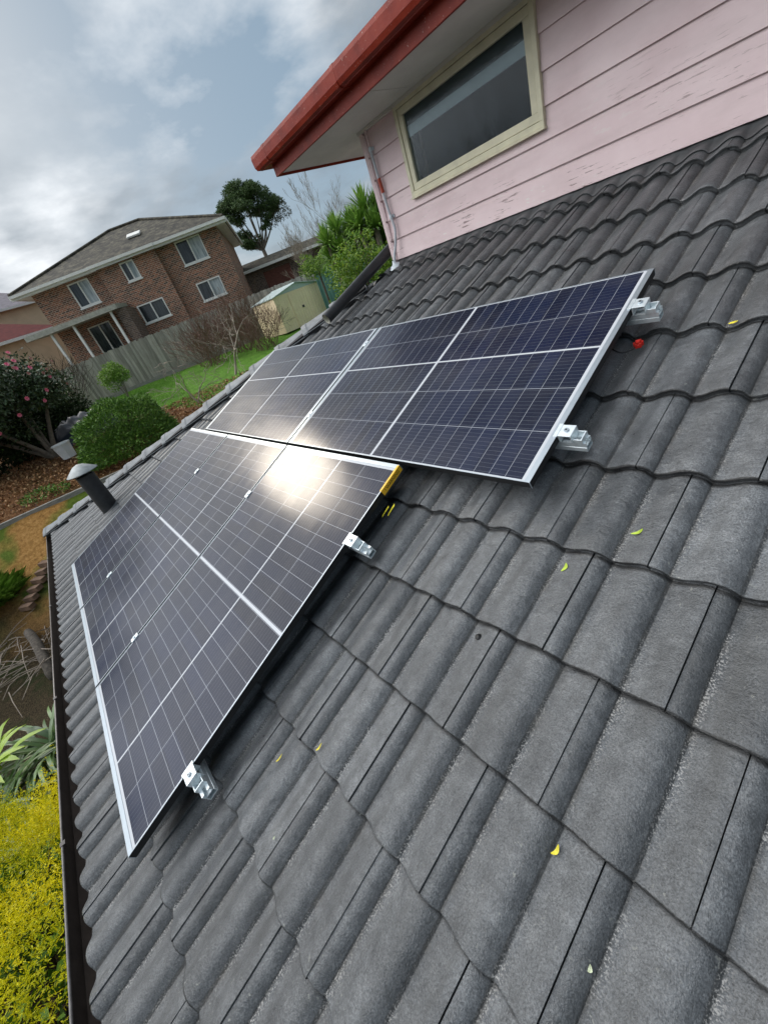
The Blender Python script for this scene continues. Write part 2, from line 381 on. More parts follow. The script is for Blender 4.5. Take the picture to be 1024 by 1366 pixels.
# hip capping
def hip_caps():
    b=MB(); p0=Vector((EX-.04,hy-.04,0)); z0=roofpt(0,ev,WB+.012).z
    d=Vector((1,1,tanP)).normalized(); n=Vector((-1,1,0)).normalized(); up=d.cross(-n); up=up if up.z>0 else -up
    L=.385; cnt=15; prof_=[(-.130,-.070),(-.126,-.056),(-.075,-.010),(-.03,.020),(.03,.020),(.075,-.010),(.126,-.056),(.130,-.070)]
    bed=MB()
    o0=Vector((p0.x,p0.y,z0))
    for i in range(cnt):
        s0=i*L+.09; s1=s0+L+.05
        if s1>6.05: s1=6.05
        ring=[]
        for s_,h,k in ((s0+.0,.022-.010,1.0),(s0+.003,.024,1.0),(s0+.06,.024,1.0),(s0+.075,.018,.96),(s1,.0,.90)):
            ring.append([o0+d*s_+n*(a*k)+up*(c*k+h+.015) for a,c in prof_])
        # thickness under lip
        low=[q-up*.016 for q in ring[0]]
        b0=len(b.v); rows=[low]+ring
        for r_ in rows: b.v+=[tuple(q) for q in r_]
        m_=len(prof_)
        for r_ in range(len(rows)-1):
            for c in range(m_-1): a=b0+r_*m_+c; b.f.append((a,a+1,a+m_+1,a+m_)); b.m.append(0)
    # end disc of the first cap
    b.face([o0+d*.092+n*a+up*(c+.03) for a,c in prof_])
    bed.prism([(-.10,-.07),(-.125,-.02),(0,.035),(.125,-.02),(.10,-.07)],'y',.11,5.9)
    T=Matrix((( n.x,d.x,up.x,o0.x),(n.y,d.y,up.y,o0.y),(n.z,d.z,up.z,o0.z),(0,0,0,1)))
    bed.v=[tuple(T@Vector(q)) for q in bed.v]
    hc=b.build('hip_capping',M['cap'],house,smooth=False)
    bed.build('mortar_bedding',M['tiledark'],hc)
hip_caps()
# eave gutter (quad profile) and fascia
lipy=-.385; lipz=-.300; bky=-.262
def gutter(x0,x1):
    b=MB()
    outer=[(bky,-.285),(bky,-.40),(lipy+.02,-.40),(lipy,-.375),(lipy-.004,lipz)]
    th=.003
    for (y0,z0),(y1,z1) in zip(outer[:-1],outer[1:]):
        b.face([(x0,y0,z0),(x1,y0,z0),(x1,y1,z1),(x0,y1,z1)])
    b.face([(x0,y,z) for y,z in outer]); b.face([(x1,y,z) for y,z in outer])
    g=b.build('eave_gutter',M['gutter_dark'],house)
    sol=g.modifiers.new('s','SOLIDIFY'); sol.thickness=.003
    r=MB(); r.tube([(x0,lipy-.004,lipz),(x1,lipy-.004,lipz)],.0055,8); r.build('rolled_rim',M['gutter_rim'],g,smooth=True)
    for x in (-4.0,-2.4,-.75,.46,1.9,3.1):
        j=MB(); j.box(x-.012,x+.012,lipy-.010,lipy+.012,lipz-.004,lipz+.008); j.box(x-.012,x+.012,lipy-.0085,lipy-.0055,-.375,lipz); j.build('gutter_strap',M['gutter_dark'],g)
    # litter
gutter(EX-.10,3.9)
b=MB(); b.box(EX-.02,3.9,bky+.003,bky+.025,-.46,-.275); b.box(EX-.02,EX+.003,bky+.03,9,-.46,-.275); b.build('eave_fascia',M['gutter_dark'],house)
b=MB(); b.box(EX-.12,EX-.022,bky-.1,9,-.40,-.395); b.box(EX-.125,EX-.12,bky-.1,9,-.40,-.30); b.build('side_gutter',M['gutter_dark'],house)
# lower house wall below the roof
M['brick']=None
def brick_mat(name,c1,c2,mort,sc=1.0,bias=0,fr=.5):
    k=NM(name); x,y,z=k.sepx(); cmb=k.new('ShaderNodeCombineXYZ'); k.lk(k.math('ADD',x,y),cmb.inputs[0]); k.lk(z,cmb.inputs[1])
    t=k.new('ShaderNodeTexBrick'); k.lk(cmb.outputs[0],t.inputs[0])
    t.inputs['Color1'].default_value=(*c1,1); t.inputs['Color2'].default_value=(*c2,1); t.inputs['Mortar'].default_value=(*mort,1)
    t.inputs['Scale'].default_value=1; t.inputs['Brick Width'].default_value=.24*sc; t.inputs['Row Height'].default_value=.086*sc; t.inputs['Mortar Size'].default_value=.012*sc; t.inputs['Bias'].default_value=bias
    c=k.mix(.8,t.outputs[0],k.ramp(k.noise(9,2,.7,vec=cmb.outputs[0]),[(.35,.7),(.5,1.0),(.66,1.25)]),'MULTIPLY')
    c=k.mix(.5,c,k.ramp(k.noise(.6,3,.6),[(.3,.75),(.7,1.2)]),'MULTIPLY')
    k.set(base=c,rough=.85,spec=.2); k.bump(t.outputs['Fac'],-.4,.006)
    return k.m
M['brick']=brick_mat('mottled_red_brick',(.33,.125,.070),(.070,.040,.034),(.38,.32,.25))
M['brick2']=brick_mat('pale_brown_brick',(.17,.115,.085),(.08,.055,.045),(.22,.19,.165))
b=MB(); b.box(EX+.5,3.9,.10,8.9,-2.5,-.47); b.build('lower_wall',M['brick2'],house)
b=MB(); b.box(EX,3.9,bky+.03,.5,-.472,-.462); b.build('lower_soffit',M['soffit'],house)
# -------- upper storey wall
YW=3.93; XL=-.985; XR=4.2; Z0=1.395
edges=[1.395,1.560,1.720,1.885,2.045,2.210,2.375,2.42]
wx0,wx1,wz0,wz1=-.55,.675,1.79,2.392
def boards():
    b=MB()
    for i in range(len(edges)-1):
        zb,zt=edges[i],edges[i+1]
        def yf(z,zb=zb): # face y at height z (bottom proud)
            t=(z-zb)/.165; return YW-.020+.015*t
        def piece(x0,x1,z0,z1,foot):
            b.face([(x0,yf(z0),z0),(x1,yf(z0),z0),(x1,yf(z1),z1),(x0,yf(z1),z1)])
            if foot: b.face([(x0,yf(z0),z0),(x1,yf(z0),z0),(x1,YW+.002,z0+.002),(x0,YW+.002,z0+.002)])
        zt2=zt+.004
        if zt<=wz0 or zb>=wz1: piece(XL+.032,XR,zb,zt2,True)
        else:
            piece(XL+.032,wx0-.001,zb,zt2,True); piece(wx1+.001,XR,zb,zt2,True)
            if zb<wz0: piece(wx0-.001,wx1+.001,zb,wz0,True)
    return b
wall=boards().build('weatherboard_wall',M['pink'],house,recalc=False)
b=MB(); 
for x0,x1,z0,z1 in ((XL+.02,wx0+.002,1.2,2.6),(wx1-.002,XR,1.2,2.6),(wx0+.002,wx1-.002,1.2,wz0+.002)): b.box(x0,x1,YW+.004,YW+.10,z0,z1)
b.box(XL+.02,XL+.10,YW+.10,8.9,-.1,2.6); b.box(XR-.1,XR,YW+.1,8.9,1.2,2.6); b.box(XL+.1,XR-.1,8.8,8.9,-.1,2.6)
b.build('wall_core',M['pink'],house)
b=MB(); b.box(XL-.012,XL+.030,YW-.034,YW+.03,1.33,2.40); 
for i in range(len(edges)-2): b.box(XL+.030,XL+.046,YW-.030,YW-.004,edges[i]+.006,edges[i+1]-.012)
b.build('corner_board',M['pink'],wall)
# apron flashing following the tile humps
def apron():
    us=np.arange(-.97,3.9,.0075); V=[];n=len(us); pr=prof(us)
    rows=[(4.070,.004,1.0),(4.074,.0055,1.0),(4.10,.006,.85),(4.135,.0085,.45),(4.165,.016,.15),(4.195,.022,0)]
    wob=.004*np.sin(us*9)+.003*np.sin(us*23+1)
    for v,e,k in rows:
        # roof face w at v for the top course
        kk=math.floor((v-V0)/GA); t=(v-(V0+GA*kk))/GA
        V.append(np.stack([us,np.full(n,v)+(wob if v<4.09 else 0),WB+pr*k+.031*(1-k)*.8-.024*t+e+.001],1))
    V.append(np.stack([us,np.full(n,4.197),np.full(n,-.10)],1))
    V=np.concatenate(V); nr=len(rows)+1; idx=np.arange(nr*n).reshape(nr,n)
    F=np.stack([idx[:-1,:-1],idx[:-1,1:],idx[1:,1:],idx[1:,:-1]],-1).reshape(-1,4)
    o=np_mesh('apron_flashing',V,F,M['flash'],house,True); o.matrix_local=RT
    s=o.modifiers.new('s','SOLIDIFY'); s.thickness=.002; s.offset=1
apron()
# window
win=MB()
fy=YW-.040
def frame(mb,x0,x1,z0,z1,w,y0,y1,mi=0,wb=None):
    wb=wb or w
    mb.box(x0,x1,y0,y1,z0,z0+wb,mi); mb.box(x0,x1,y0,y1,z1-w,z1,mi); mb.box(x0,x0+w,y0,y1,z0+wb,z1-w,mi); mb.box(x1-w,x1,y0,y1,z0+wb,z1-w,mi)
frame(win,wx0,wx1,wz0,wz1,.034,fy,YW+.03,0,.034)
wobj=win.build('window',M['cream'],house,bevel=.003)
win=MB(); frame(win,wx0+.037,wx1-.037,wz0+.037,wz1-.037,.044,fy+.008,YW+.03,0,.046); win.build('sash',M['cream'],wobj,bevel=.003)
b=MB(); b.box(wx0-.006,wx1+.006,fy-.012,YW-.002,wz0-.014,wz0-.001); b.build('sill',M['cream'],wobj,bevel=.002)
def glassy(name,base,rough,bs=0,bscale=20,spec=.5,st=None):
    k=NM(name); k.set(base=base,rough=rough,spec=spec)
    if bs: k.bump(k.noise(bscale,3,.6,stretch=st),bs,.004)
    return k.m
def window_glass():
    k=NM('obscure_window_glass'); k.set(base=k.ramp(k.noise(26,4,.7,stretch=(1,1,.35)),[(.35,(.006,.008,.011)),(.70,(.045,.055,.065))]),rough=.16,spec=.5)
    k.bump(k.noise(38,4,.6,stretch=(1,1,.35)),.5,.004); return k.m
def obscure():
    k=NM('obscure_glass'); g=k.new('ShaderNodeBsdfTransparent'); gl=k.new('ShaderNodeBsdfGlossy'); gl.inputs['Roughness'].default_value=.12
    fr=k.new('ShaderNodeFresnel'); fr.inputs[0].default_value=1.28; mxs=k.new('ShaderNodeMixShader'); g.inputs[0].default_value=(.72,.78,.8,1)
    bn=k.new('ShaderNodeBump'); bn.inputs['Strength'].default_value=.5; bn.inputs['Distance'].default_value=.004; k.lk(k.noise(42,4,.6,stretch=(1,1,.3)),bn.inputs['Height'])
    k.lk(bn.outputs[0],gl.inputs['Normal'])
    k.lk(fr.outputs[0],mxs.inputs[0]); k.lk(g.outputs[0],mxs.inputs[1]); k.lk(gl.outputs[0],mxs.inputs[2]); k.lk(mxs.outputs[0],k.n['Material Output'].inputs[0]); return k.m
M['obs']=obscure()
M['indark']=simple('dark_room',(.020,.024,.030),.8,0,.7,9,stretch=(1,1,.35))
M['blind']=simple('grey_roller_blind',(.17,.18,.17),.8,0,.1,6)
M['rail']=simple('pale_blind_rail',(.85,.87,.85),.5,0,.08,12)
b=MB(); b.box(wx0+.08,wx1-.08,YW-.012,YW-.008,wz0+.08,wz1-.08); b.build('pane',M['obs'],wobj)
b=MB(); b.box(wx0+.03,wx1-.03,YW+.20,YW+.21,wz0,wz1-.02); b.build('room_interior',M['indark'],wobj)
b=MB(); b.box(wx0+.04,wx1-.04,YW-.002,YW+.001,2.235,wz1-.04); b.build('blind',M['blind'],wobj)
b=MB(); b.box(wx0+.04,wx1-.04,YW-.006,YW+.003,2.165,2.235); b.build('blind_rail',M['rail'],wobj,bevel=.004)
b=MB(); b.box(wx0,wx1,YW+.10,YW+.21,wz1-.02,wz1); b.box(wx0,wx1,YW+.1,YW+.21,wz0-.02,wz0); b.box(wx0-.02,wx0,YW+.1,YW+.21,wz0,wz1); b.box(wx1,wx1+.02,YW+.1,YW+.21,wz0,wz1); b.build('reveal',M['indark'],wobj)
# soffit, fascia, gutter, upper roof
FY=3.375; FX=-1.66; SZ=2.402
b=MB(); b.box(FX+.02,XR+.6,FY+.02,YW+.10,SZ,SZ+.008); b.box(FX+.02,XL+.03,YW+.10,9.4,SZ,SZ+.008)
so=b.build('soffit',M['soffit'],house)
b=MB(); b.box(XL-.02,XR,YW-.045,YW-.022,SZ-.022,SZ-.001); b.box(-.3,-.288,FY+.03,YW-.05,SZ-.003,SZ-.0005); b.build('soffit_trim',M['soffit'],so)
b=MB(); b.box(FX,XR+.6,FY,FY+.02,SZ-.018,2.56); b.box(FX,FX+.02,FY+.02,9.4,SZ-.018,2.56)
b.build('fascia',M['red'],house,bevel=.002)
def red_gutter():
    b=MB(); y0=FY-.003; x0=FX-.003
    # front face profile (y offset outwards, z): quad gutter with rolled lip
    P=[(0,2.565),(0,2.478),(-.075,2.470),(-.100,2.480),(-.112,2.505),(-.116,2.565),(-.112,2.590),(-.100,2.594),(-.098,2.586)]
    for (a,z),(c,w) in zip(P[:-1],P[1:]):
        b.face([(x0+a,y0+a,z),(XR+.6,y0+a,z),(XR+.6,y0+c,w),(x0+c,y0+c,w)])
        b.face([(x0+a,y0+a,z),(x0+a,9.5,z),(x0+c,9.5,w),(x0+c,y0+c,w)])
    g=b.build('gutter',M['red'],house); bpy.context.view_layer.update()
    s=g.modifiers.new('s','SOLIDIFY'); s.thickness=.003
    for x in (-1.55,-.42,.9,2.3):
        j=MB(); Q=[(-.001,2.476),(-.076,2.467),(-.103,2.477),(-.116,2.504),(-.120,2.566),(-.115,2.594),(-.1,2.598)]
        for (a,z),(c,w) in zip(Q[:-1],Q[1:]): j.face([(x,y0+a,z),(x+.035,y0+a,z),(x+.035,y0+c,w),(x,y0+c,w)])
        jo=j.build('gutter_joint',M['red'],g); s=jo.modifiers.new('s','SOLIDIFY'); s.thickness=.004
red_gutter()
b=MB(); t2=math.tan(R(21)); x0=FX-.05; y0=FY-.05; zz=2.585
xm=x0+3.2; zr=zz+3.2*t2
b.face([(x0,y0,zz),(XR+.6,y0,zz),(XR+.6,y0+3.2,zr),(xm,y0+3.2,zr)])
b.face([(x0,y0,zz),(xm,y0+3.2,zr),(x0,9.5,zz)])
b.face([(XR+.6,y0+3.2,zr),(xm,y0+3.2,zr),(x0,9.5,zz),(XR+.6,9.5,zz)])
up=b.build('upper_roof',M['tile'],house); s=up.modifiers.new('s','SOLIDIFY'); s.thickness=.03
# ------------------------------------------------------------------ things fixed on the roof and wall
v=empty('roof_vent',(-3.25,.547,.055),label='black round vent pipe with a pale conical cap standing on the roof beside the panels',cat='vent pipe')
b=MB(); b.lathe([(.098,-.03),(.098,.47),(.088,.47)],28); b.build('vent_pipe',M['flue'],v,smooth=True).modifiers.new('e','EDGE_SPLIT')
b=MB(); b.lathe([(.0,.61),(.06,.592),(.165,.515),(.168,.508),(.155,.506),(.0,.57)],32); b.build('cap',M['galv'],v,smooth=True)
for a in range(3): 
    c,s_=math.cos(a*2.1+.4)*.09,math.sin(a*2.1+.4)*.09; b=MB(); b.box(c-.008,c+.008,s_-.008,s_+.008,.44,.54); b.build('cap_bracket',M['flue'],v)
b=MB(); b.lathe([(.16,-.035),(.125,.0),(.106,.022),(.100,.028)],28); b.v=[(p[0],p[1],p[2]+p[1]*.39) for p in b.v]; b.build('flashing_collar',M['flash'],v,smooth=True)
cd=empty('electrical_conduit',(-.9,3.88,1.39),label='grey conduit with red tape running down the pink wall corner into the tiles',cat='conduit')
def rel(pts,o): return [tuple(Vector(p)-Vector(o)) for p in pts]
co=(-.9,3.88,1.39)
def bez(pts,n=10):
    P=[Vector(p) for p in pts]; out=[]
    for i in range(len(P)-1):
        p0=P[max(i-1,0)];p1=P[i];p2=P[i+1];p3=P[min(i+2,len(P)-1)]
        for k in range(n):
            t=k/n; out.append(.5*((2*p1)+(-p0+p2)*t+(2*p0-5*p1+4*p2-p3)*t*t+(-p0+3*p1-3*p2+p3)*t**3))
    out.append(P[-1]); return out
b=MB(); b.tube(rel(bez([(-.895,3.888,2.27),(-.885,3.888,2.05),(-.87,3.888,1.83),(-.850,3.888,1.69),(-.848,3.885,1.62),(-.875,3.87,1.52),(-.905,3.85,1.44),(-.915,3.83,1.36)],6),co),.0125,10); tb=b.build('conduit_tube',M['conduit'],cd,smooth=True)
b=MB(); b.tube(rel([(-.905,3.895,2.40),(-.895,3.888,2.27)],co),.010,8); b.build('painted_cable',M['pink'],cd)
b=MB(); b.tube(rel([(-.8845,3.888,2.04),(-.8765,3.888,1.93)],co),.0155,10); b.build('red_tape',M['redtape'],cd)
for z,x in ((2.25,-.894),(1.74,-.858)):
    b=MB(); b.tube(rel([(x,3.888,z-.014),(x+.001,3.888,z+.014)],co),.0165,10); b.box(x-.03-co[0],x+.03-co[0],3.9-co[1],3.905-co[1],z-.012-co[2],z+.012-co[2]); b.build('saddle_clip',M['clip'],cd)
b=MB(); 
b.lathe([(.055,-.012),(.045,.004),(.022,.015),(.015,.045)],16); b.v=[(p[0]-.015,p[1]-.05,p[2]+p[1]*.39-.03) for p in b.v]; b.build('sealant_boot',M['clip'],cd,smooth=True)
dp=empty('downpipe',(-1.66,3.28,1.11),label='charcoal round downpipe from the pink wall corner, its open pale end on the tiles',cat='downpipe')
P0=Vector((-1.13,3.0,1.15)); P1=Vector((-1.085,4.15,1.565)); dd=(P1-P0).normalized()
def hollow(r0,r1,p0,p1,mo,mi,parent,name='pipe'):
    b=MB(); b.tube(rel([p0,p1],P0),r0,24,0,False); b.build(name,mo,parent,smooth=True)
    c=MB(); c.tube(rel([p0+dd*-.001,p1],P0),r1,24,0,False); c.build('inner_lining',mi,parent,smooth=True)
    r=MB(); q=dd.orthogonal().normalized(); w=dd.cross(q)
    for k in range(24):
        a,a2=2*math.pi*k/24,2*math.pi*(k+1)/24; o=p0-P0
        r.face([o+(q*math.cos(t)+w*math.sin(t))*rr-dd*.001 for t,rr in ((a,r0),(a2,r0),(a2,r1),(a,r1))])
    r.build('end_rim',mo,parent)
hollow(.050,.045,P0,P1,M['pipe_dark'],M['pipe_in'],dp)
dp.location=P0
# ------------------------------------------------------------------ solar panels
PL,PW,PG=1.754,1.096,.020
def cell_material():
    k=NM('solar_cells'); x,y,z=k.sepx()
    IW=PW-.016; ILn=PL-.056                # glass area inside the frame lips
    def line(coord,period,off,half):
        ph=k.math('FRACT',k.math('ADD',k.math('DIVIDE',k.math('SUBTRACT',coord,off),period),.5))
        d=k.math('MULTIPLY',k.math('ABSOLUTE',k.math('SUBTRACT',ph,.5)),period)
        return k.math('LESS_THAN',d,half)
    cw=IW/5; ch=(ILn/2-.014)/12
    ya=k.math('ABSOLUTE',y)
    cols=line(x,cw,IW/2-cw*3+cw*0-IW/2+IW/2-IW/2+ -0.0+ (cw*.5)*1.0+ -cw*.5+IW/2-IW/2+0.0 if False else -IW/2,.0013)
    bold=k.math('LESS_THAN',k.math('ABSOLUTE',k.math('SUBTRACT',x,-IW/2+3*cw)),.0045)
    rows=line(ya,ch,.010,.0009)
    mid=k.math('LESS_THAN',ya,.0072)
    bus=line(x,cw/11,-IW/2+cw/22,.00042)
    fing=line(ya,ch/2,.010,.0004)
    rim=k.math('MAXIMUM',k.math('GREATER_THAN',k.math('ABSOLUTE',x),IW/2-.0005),k.math('GREATER_THAN',ya,ILn/2-.006))
    w=k.math('MAXIMUM',bold,k.math('MAXIMUM',mid,rim)); w2=k.math('MAXIMUM',cols,rows)
    n=k.noise(.8,2,.5)
    cell=k.ramp(n,[(.3,(.0025,.0055,.017)),(.7,(.0050,.010,.034))])
    cid=k.new('ShaderNodeCombineXYZ'); k.lk(k.math('FLOOR',k.math('DIVIDE',k.math('ADD',x,IW/2),cw)),cid.inputs[0]); k.lk(k.math('FLOOR',k.math('DIVIDE',y,ch)),cid.inputs[1]); k.lk(k.new('ShaderNodeObjectInfo').outputs['Random'],cid.inputs[2])
    wn_=k.new('ShaderNodeTexWhiteNoise'); k.lk(cid.outputs[0],wn_.inputs[0])
    cell=k.mix(1.0,cell,k.ramp(wn_.outputs[0],[(0,(.55,.6,.7)),(1,(1.5,1.35,1.25))]),'MULTIPLY')
    c=k.mix(k.math('MULTIPLY',bus,.5),cell,(.20,.22,.26))
    c=k.mix(k.math('MULTIPLY',w2,.85),c,(.34,.36,.40)); c=k.mix(w,c,(.50,.52,.55))
    k.set(base=c,spec=.25); k.p.inputs['IOR'].default_value=1.20; k.p.inputs['Coat Weight'].default_value=.72; k.p.inputs['Coat Roughness'].default_value=.21; k.p.inputs['Coat IOR'].default_value=1.33
    # prismatic texture of the cover glass plus a light film of dust
    k.bump(k.noise(900,2,.5),.10,.0006)
    film=k.noise(3.0,6,.7,stretch=(1.6,.5,1)); c=k.mix(k.ramp(film,[(.45,0.0),(.75,.05)]),c,(.42,.39,.34))
    dust=k.noise(240,3,.6); 
    c2=k.mix(k.ramp(dust,[(.60,0.0),(.78,.10)]),c,(.35,.34,.31)); k.set(base=c2)
    k.lk(k.ramp(film,[(.3,.12),(.7,.22)]),k.p.inputs['Coat Roughness']); k.p.inputs['Roughness'].default_value=.46
    return k.m
M['cell']=cell_material()
def make_panel():
    root=empty('solar_panel')
    x,y=PW/2,PL/2; ls,ll=.021,.0030   # short side lip, long side lip
    g=MB(); g.box(-x+.004,x-.004,-y+.004,y-.004,-.006,-.0012); g.build('glass_face',M['cell'],root)
    f=MB()
    # top lips (silver), outer walls (black)
    for (a0,a1,b0,b1) in ((-x,x,-y,-y+ls),(-x,x,y-ls,y),(-x,-x+ll,-y+ls,y-ls),(x-ll,x,-y+ls,y-ls)): f.box(a0,a1,b0,b1,-.0010,.0005,0)
    for (a0,a1,b0,b1) in ((-x,x,-y,-y+.0015),(-x,x,y-.0015,y),(-x,-x+.0015,-y+.0015,y-.0015),(x-.0015,x,-y+.0015,y-.0015)): f.box(a0,a1,b0,b1,-.030,-.0012,1)
    for sx in (-1,1):
        for sy in (-1,1): f.box(sx*x-.0012,sx*x+.0012,sy*y-.0012,sy*y+.0012,-.030,.0,0)
    f.build('frame',[M['silver'],M['blackframe']],root)
    b=MB(); b.box(-x+.0015,x-.0015,-y+.0015,y-.0015,-.0100,-.0070); b.box(-.06,.06,-.05,.05,-.025,-.0100); b.build('backsheet',M['blackframe'],root)
    return root
proto=make_panel()
def rot_roof(zr): return (RT@Matrix.Rotation(zr,4,'Z')).to_euler()
DU,DV=-.03,.020
specs=[((PW/2,PL/2,0),0,'lower row solar panel nearest the camera, with yellow sticker and sun glare'),
 ((-PG-PW/2,PL/2,-.001),0,'middle solar panel of the three upright ones in the lower row'),
 ((-2*PG-1.5*PW,PL/2,0),0,'lower row solar panel farthest from the camera, next to the vent pipe'),
 ((PL/2+DU+.012,PL+DV+PW/2,0.001),math.pi/2,'sideways solar panel of the upper row with black wall reflection across its top'),
 ((-PG-PL/2+DU+.012,PL+DV+PW/2,0),math.pi/2,'sideways solar panel of the upper row beside the hip and the downpipe end')]
panels=[]
for i,(p,zr,lb) in enumerate(specs):
    o=proto if i==0 else copy_tree(proto)
    o.location=RT@Vector(p); o.rotation_euler=rot_roof(zr)
    tag(o,lb,'solar panel','solar panels on the tiled roof'); panels.append(o)
# rails
def rail(u0,u1,v,lab):
    r=empty('mounting_rail',RT@Vector((u0,v,-.075)),rot_roof(0),lab,'mounting rail','aluminium rails under the solar panels')
    L=u1-u0; b=MB()
    # channel section: outline with slots (y,z), top open
    sec=[(-.020,0),(.020,0),(.020,.018),(.016,.020),(.020,.022),(.020,.040),(.008,.040),(.008,.036),(.015,.036),(.015,.024),(-.015,.024),(-.015,.036),(-.008,.036),(-.008,.040),(-.020,.040),(-.020,.022),(-.016,.020),(-.020,.018)]
    sec=[(y,z) for y,z in sec]
    b.prism(sec,'x',0,L,0,caps=False)
    inner=[(-.0165,.003),(.0165,.003),(.0165,.020),(-.0165,.020)]
    b.prism(inner,'x',0,L,0,caps=False)
    # end walls between outline and hollow: thin strips
    for xx in (0,L):
        b.face([(xx,-.02,0),(xx,.02,0),(xx,.0165,.003),(xx,-.0165,.003)]); b.face([(xx,-.0165,.020),(xx,.0165,.020),(xx,.015,.024),(xx,-.015,.024)])
        b.face([(xx,-.02,0),(xx,-.0165,.003),(xx,-.0165,.020),(xx,-.020,.018)]); b.face([(xx,.02,0),(xx,.0165,.003),(xx,.0165,.020),(xx,.020,.018)])
        b.face([(xx,-.02,.022),(xx,-.02,.04),(xx,-.015,.036),(xx,-.015,.024)]); b.face([(xx,.02,.022),(xx,.02,.04),(xx,.015,.036),(xx,.015,.024)])
    b.build('rail_channel',M['railalu'],r,recalc=False)
    n=max(2,int(L/1.2)+1)
    for j in range(n):
        x=.35+j*(L-.6)/(n-1)-(.0 if j<n-1 else .15)
        c=MB(); c.box(x-.02,x+.02,-.026,-.0205,-.055,.03); c.box(x-.02,x+.02,-.10,-.026,-.06,-.054); c.build('roof_foot',M['galv'],r,bevel=.001)
    return r
rail(-2.30,1.205,.315,'aluminium rail under the lower panel row, its end by the lowest panel corner')
rail(-2.30,1.205,1.345,'aluminium rail under the middle of the lower panel row, end showing below the yellow ties')
rail(-1.86,1.825,2.005,'aluminium rail under the lower part of the upper panel row, end beside the blue corner')
rail(-1.86,1.825,2.655,'aluminium rail under the top part of the upper panel row, end nearest the wall')
def end_clamp(u,v,lab):
    r=empty('end_clamp',RT@Vector((u,v,0)),rot_roof(0),lab,'panel clamp','silver end clamps at the panel edges')
    b=MB()
    b.box(-.011,.003,-.030,.030,.0012,.0052)          # lip over frame
    b.box(.003,.050,-.026,.026,.0002,.0042)              # top plate
    b.box(.003,.007,-.026,.026,-.032,.0000); 
    b.box(.046,.050,-.026,.026,-.034,.0000)
    b.build('clamp_body',M['railalu'],r,bevel=.0008)
    b=MB(); b.box(.050,.082,-.022,-.018,-.036,-.016); b.box(.050,.082,.018,.022,-.036,-.016); b.box(.078,.082,-.018,.018,-.036,-.014); b.build('clamp_base',M['railalu'],r,bevel=.0008)
    b=MB(); b.lathe([(0,.0106),(.0075,.0106),(.0085,.0095),(.0085,.0042)],14); b.v=[(p[0]+.026,p[1],p[2]) for p in b.v]; b.build('bolt_head',M['silver'],r)
    b=MB(); b.lathe([(0,.0110),(.0038,.0110)],8); b.v=[(p[0]+.026,p[1],p[2]) for p in b.v]; b.build('hex_socket',M['blackframe'],r)
    return r
uR=PL+DU+.012
end_clamp(PW,.315,'silver end clamp on the lowest panel near its bottom corner')
end_clamp(PW,1.345,'silver end clamp on the near lower panel just below the yellow ties')
end_clamp(uR,2.005,'silver end clamp on the upper panel beside its blue lower corner')
end_clamp(uR,2.655,'silver end clamp on the upper panel near its top corner')
def mid_clamp(u,v,lab):
    r=tag(None or (lambda b:(b.box(-.017,.017,-.025,.025,.0012,.0050),b.lathe([(0,.011),(.007,.011),(.007,.005)],10),b.build('mid_clamp',M['railalu'],None,bevel=.0008))[2])(MB()),lab,'panel clamp','silver mid clamps between panels')
    r.location=RT@Vector((u,v,0)); r.rotation_euler=rot_roof(0)
for u,v,lb in ((-PG-PG/2-PW,.315,'small silver clamp between the two far lower panels, close to the gutter'),(-PG-PG/2-PW,1.345,'small silver clamp between the two far lower panels, toward the upper row'),
  (-PG/2,.315,'small silver clamp between the middle and near lower panels, close to the gutter'),(-PG/2,1.345,'small silver clamp between the middle and near lower panels, toward the glare'),
  (-PG/2+DU+.012,2.02,'small silver clamp between the upper panels at their lower end'),(-PG/2+DU+.012,2.70,'small silver clamp between the upper panels near their top edge')):
    mid_clamp(u,v,lb)
# sticker on near lower panel, ties, red cap
k=NM('yellow_sticker'); x,y,z=k.sepx()
k.set(base=k.mix(k.ramp(k.noise(60,2,.5,stretch=(1,1,1)),[(.3,0),(.9,.3)]),(.90,.50,.02),(.80,.40,.02)),rough=.35); M['sticker']=k.m
M['ink']=simple('black_ink',(.02,.018,.015),.5)
b=MB(); b.box(PW/2+.0006,PW/2+.0022,.725,PL/2-.003,-.0290,-.0010); b.box(PW/2-.009,PW/2+.0022,.725,PL/2-.003,.0008,.0018)
st=b.build('warning_sticker',M['sticker'],proto)
def text_mesh(name,txt,size,mat,parent,loc,rot):
    c=bpy.data.curves.new(name,'FONT'); c.body=txt; c.size=size; c.align_x='CENTER'; c.align_y='CENTER'; c.extrude=.0002
    t=bpy.data.objects.new(name+'_tmp',c); col.objects.link(t); dg=bpy.context.evaluated_depsgraph_get(); me=bpy.data.meshes.new_from_object(t.evaluated_get(dg))
    bpy.data.objects.remove(t); me.materials.clear(); me.materials.append(mat)
    o=bpy.data.objects.new(name,me); col.objects.link(o); o.parent=parent; o.location=loc; o.rotation_euler=rot; return o
text_mesh('sticker_lettering','! WARNING',.021,M['ink'],st,(PW/2+.0026,.80,-.0150),(math.pi/2,0,math.pi/2))
M['yel']=simple('yellow_plastic',(.62,.56,.04),.45,0,.1,30)
M['redp']=simple('red_plastic',(.50,.02,.012),.45,0,.1,30)
M['pale']=simple('pale_plastic',(.75,.74,.66),.5,0,.1,20)
M['blk']=simple('black_cable',(.012,.012,.012),.45)
